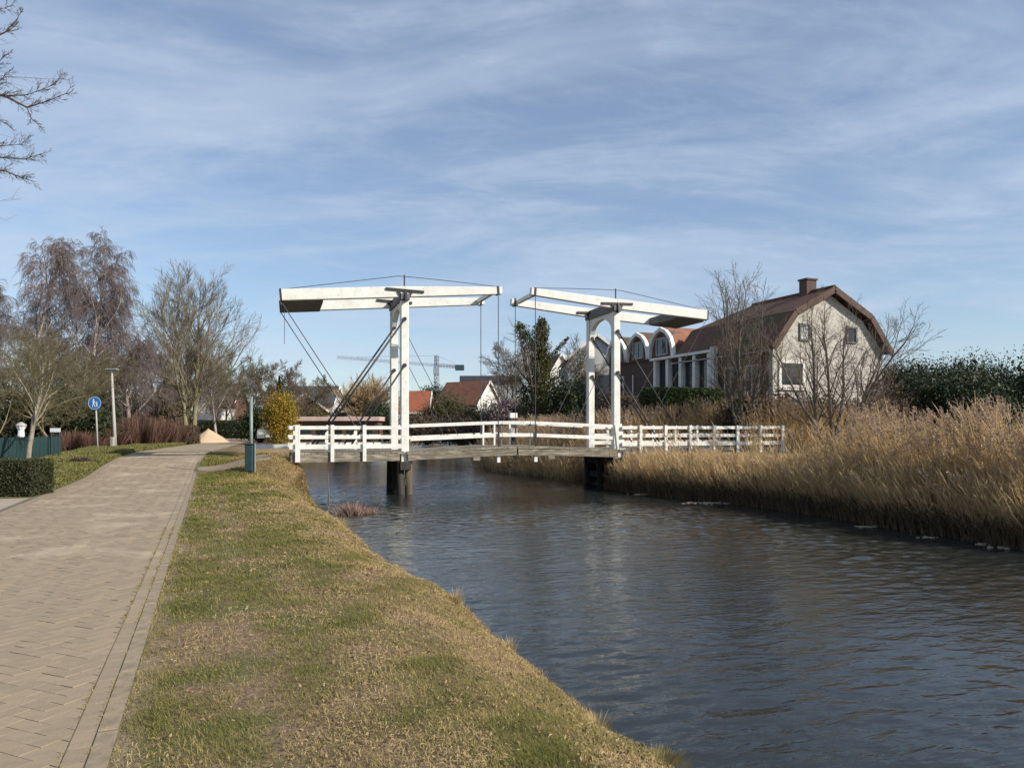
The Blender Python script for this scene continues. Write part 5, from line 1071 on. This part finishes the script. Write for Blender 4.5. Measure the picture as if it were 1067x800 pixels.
# background scrub across the canal bend
for lb, px, py, d, rx, rz, sd, m_, nm in (
    ('dark olive shrub right of the orange roofed hut', 462, 412, 70, 2.4, 1.9, 1, 'olive', 0), ('wide olive shrub below the white gabled house', 500, 425, 66, 2.6, 1.4, 2, 'olive', 0),
    ('greyish purple shrub between the white gabled house and the ivy tree', 532, 416, 60, 2.0, 1.3, 3, 'lilac', 0), ('dark green shrub at the foot of the ivy tree', 588, 398, 52, 1.5, 1.9, 4, 'evergreen', 0),
    ('dark evergreen shrub beside the orange roofed hut', 448, 404, 92, 2.6, 2.2, 5, 'evergreen', 0), ('brown shrub behind the left leaf railings', 445, 434, 62, 2.4, 1.2, 6, 'brownscrub', 0),
    ('brown shrub behind the bridge crown railings', 482, 437, 58, 2.6, 1.1, 7, 'brownscrub', 0), ('dark shrub left of the right far portal post', 612, 424, 48, 1.6, 1.6, 8, 'evergreen', 0),
    ('dark shrub under the willow behind the approach railings', 398, 424, 62, 1.6, 1.5, 9, 'evergreen', 0), ('olive shrub between the far dark house and the willow', 362, 421, 74, 2.4, 1.4, 10, 'olive', 0),
    ('green shrub behind the low pink topped shed', 330, 427, 66, 2.0, 1.0, 11, 'olive', 0), ('dark shrub behind the parked car', 272, 426, 62, 2.0, 1.3, 12, 'evergreen', 0),
    ('brown shrub in front of the brick garden wall', 640, 414, 40, 1.7, 1.3, 13, 'brownscrub', 0), ('dark brown shrub right of the near right portal post', 664, 426, 42, 1.9, 1.6, 14, 'brownscrub', 0),
    ('olive scrub at the skyline below the tower crane', 458, 408, 120, 4.0, 2.0, 15, 'evergreen', 0), ('dark shrub under the whitewashed gable left of the bare tree', 850, 418, 36, 1.3, .9, 16, 'evergreen', 0),
    ('brown shrub in front of the farmhouse side wall', 785, 397, 37, 1.8, 1.8, 17, 'brownscrub', 0), ('brown shrub at the right corner of the farmhouse', 925, 402, 38, 1.8, 1.6, 18, 'brownscrub', 0)):
    p = at(px, d); z = (zat(py, d)+.2)/2; shrub(lb, (p.x, p.y, z), (rx, rx*.8, z-.15), int(9500), .13 if d < 80 else .25, M[m_], 300+sd, group='shrubs beyond the canal')
p = at(690, 38); leafy_box('tall green hedge in front of the glazed wing', (p.x, p.y, .3), Vector((3.6, -.3, 0)), Vector((-.5, 1.3, 0)), (0, 0, 3.2), 900, .12, M['hedge'], 12, bulge=.12)
# dark evergreens on the right
for lb, px, py, d, rx, rz, sd in (('dark evergreen tree nearest the farmhouse on the right', 962, 412, 46, 2.6, 2.0, 1), ('dark evergreen tree in the middle of the right hand group', 1000, 412, 43, 2.6, 2.1, 2), ('tallest dark evergreen at the right edge of the picture', 1050, 404, 40, 2.8, 2.6, 3), ('dark evergreen cut off by the right edge', 1105, 404, 38, 2.8, 2.6, 4), ('low dark evergreen in front of the right hand group', 975, 430, 38, 2.2, 1.5, 5), ('low dark evergreen below the tallest one', 1030, 428, 36, 2.4, 1.6, 6)):
    p = at(px, d); z = (zat(py-30-(d<39)*2, d)+.2)/2; shrub(lb, (p.x, p.y, z), (rx, rx*.9, z-.15), 24000, .12, M['evergreen'], 400+sd, name='evergreen_tree', catg='tree', group='dark evergreens behind the right hand reeds', lumps=22)
for lb, px, d, sd in (('far bluish tree clump just right of the farmhouse', 932, 130, 1), ('far tree clump behind the dark evergreens', 975, 140, 2)):
    p = at(px, d); shrub(lb, (p.x, p.y, 5.4), (5, 4, 5.6), 9000, .5, M['evergreen'], 430+sd, name='distant_tree', catg='tree', group='far trees right of the farmhouse')
# far-off wood closing the horizon
rs = np.random.RandomState(77); n = 60000; ang = rs.uniform(R(-60), R(75), n); dist = rs.uniform(260, 340, n); hh = 5.5+2.5*np.sin(ang*23)+1.5*np.sin(ang*71+1)
P_ = np.stack([np.sin(ang)*dist, np.cos(ang)*dist, rs.uniform(0, 1, n)**.8*hh], 1); V, Qq = leaves(rs, P_, 1.6); tag(npmesh('distant_wood', V, Qq, M['brownscrub'], np.repeat(rs.uniform(0, 1, n), 4)), 'low brown wood along the horizon', 'wood', kind='stuff')
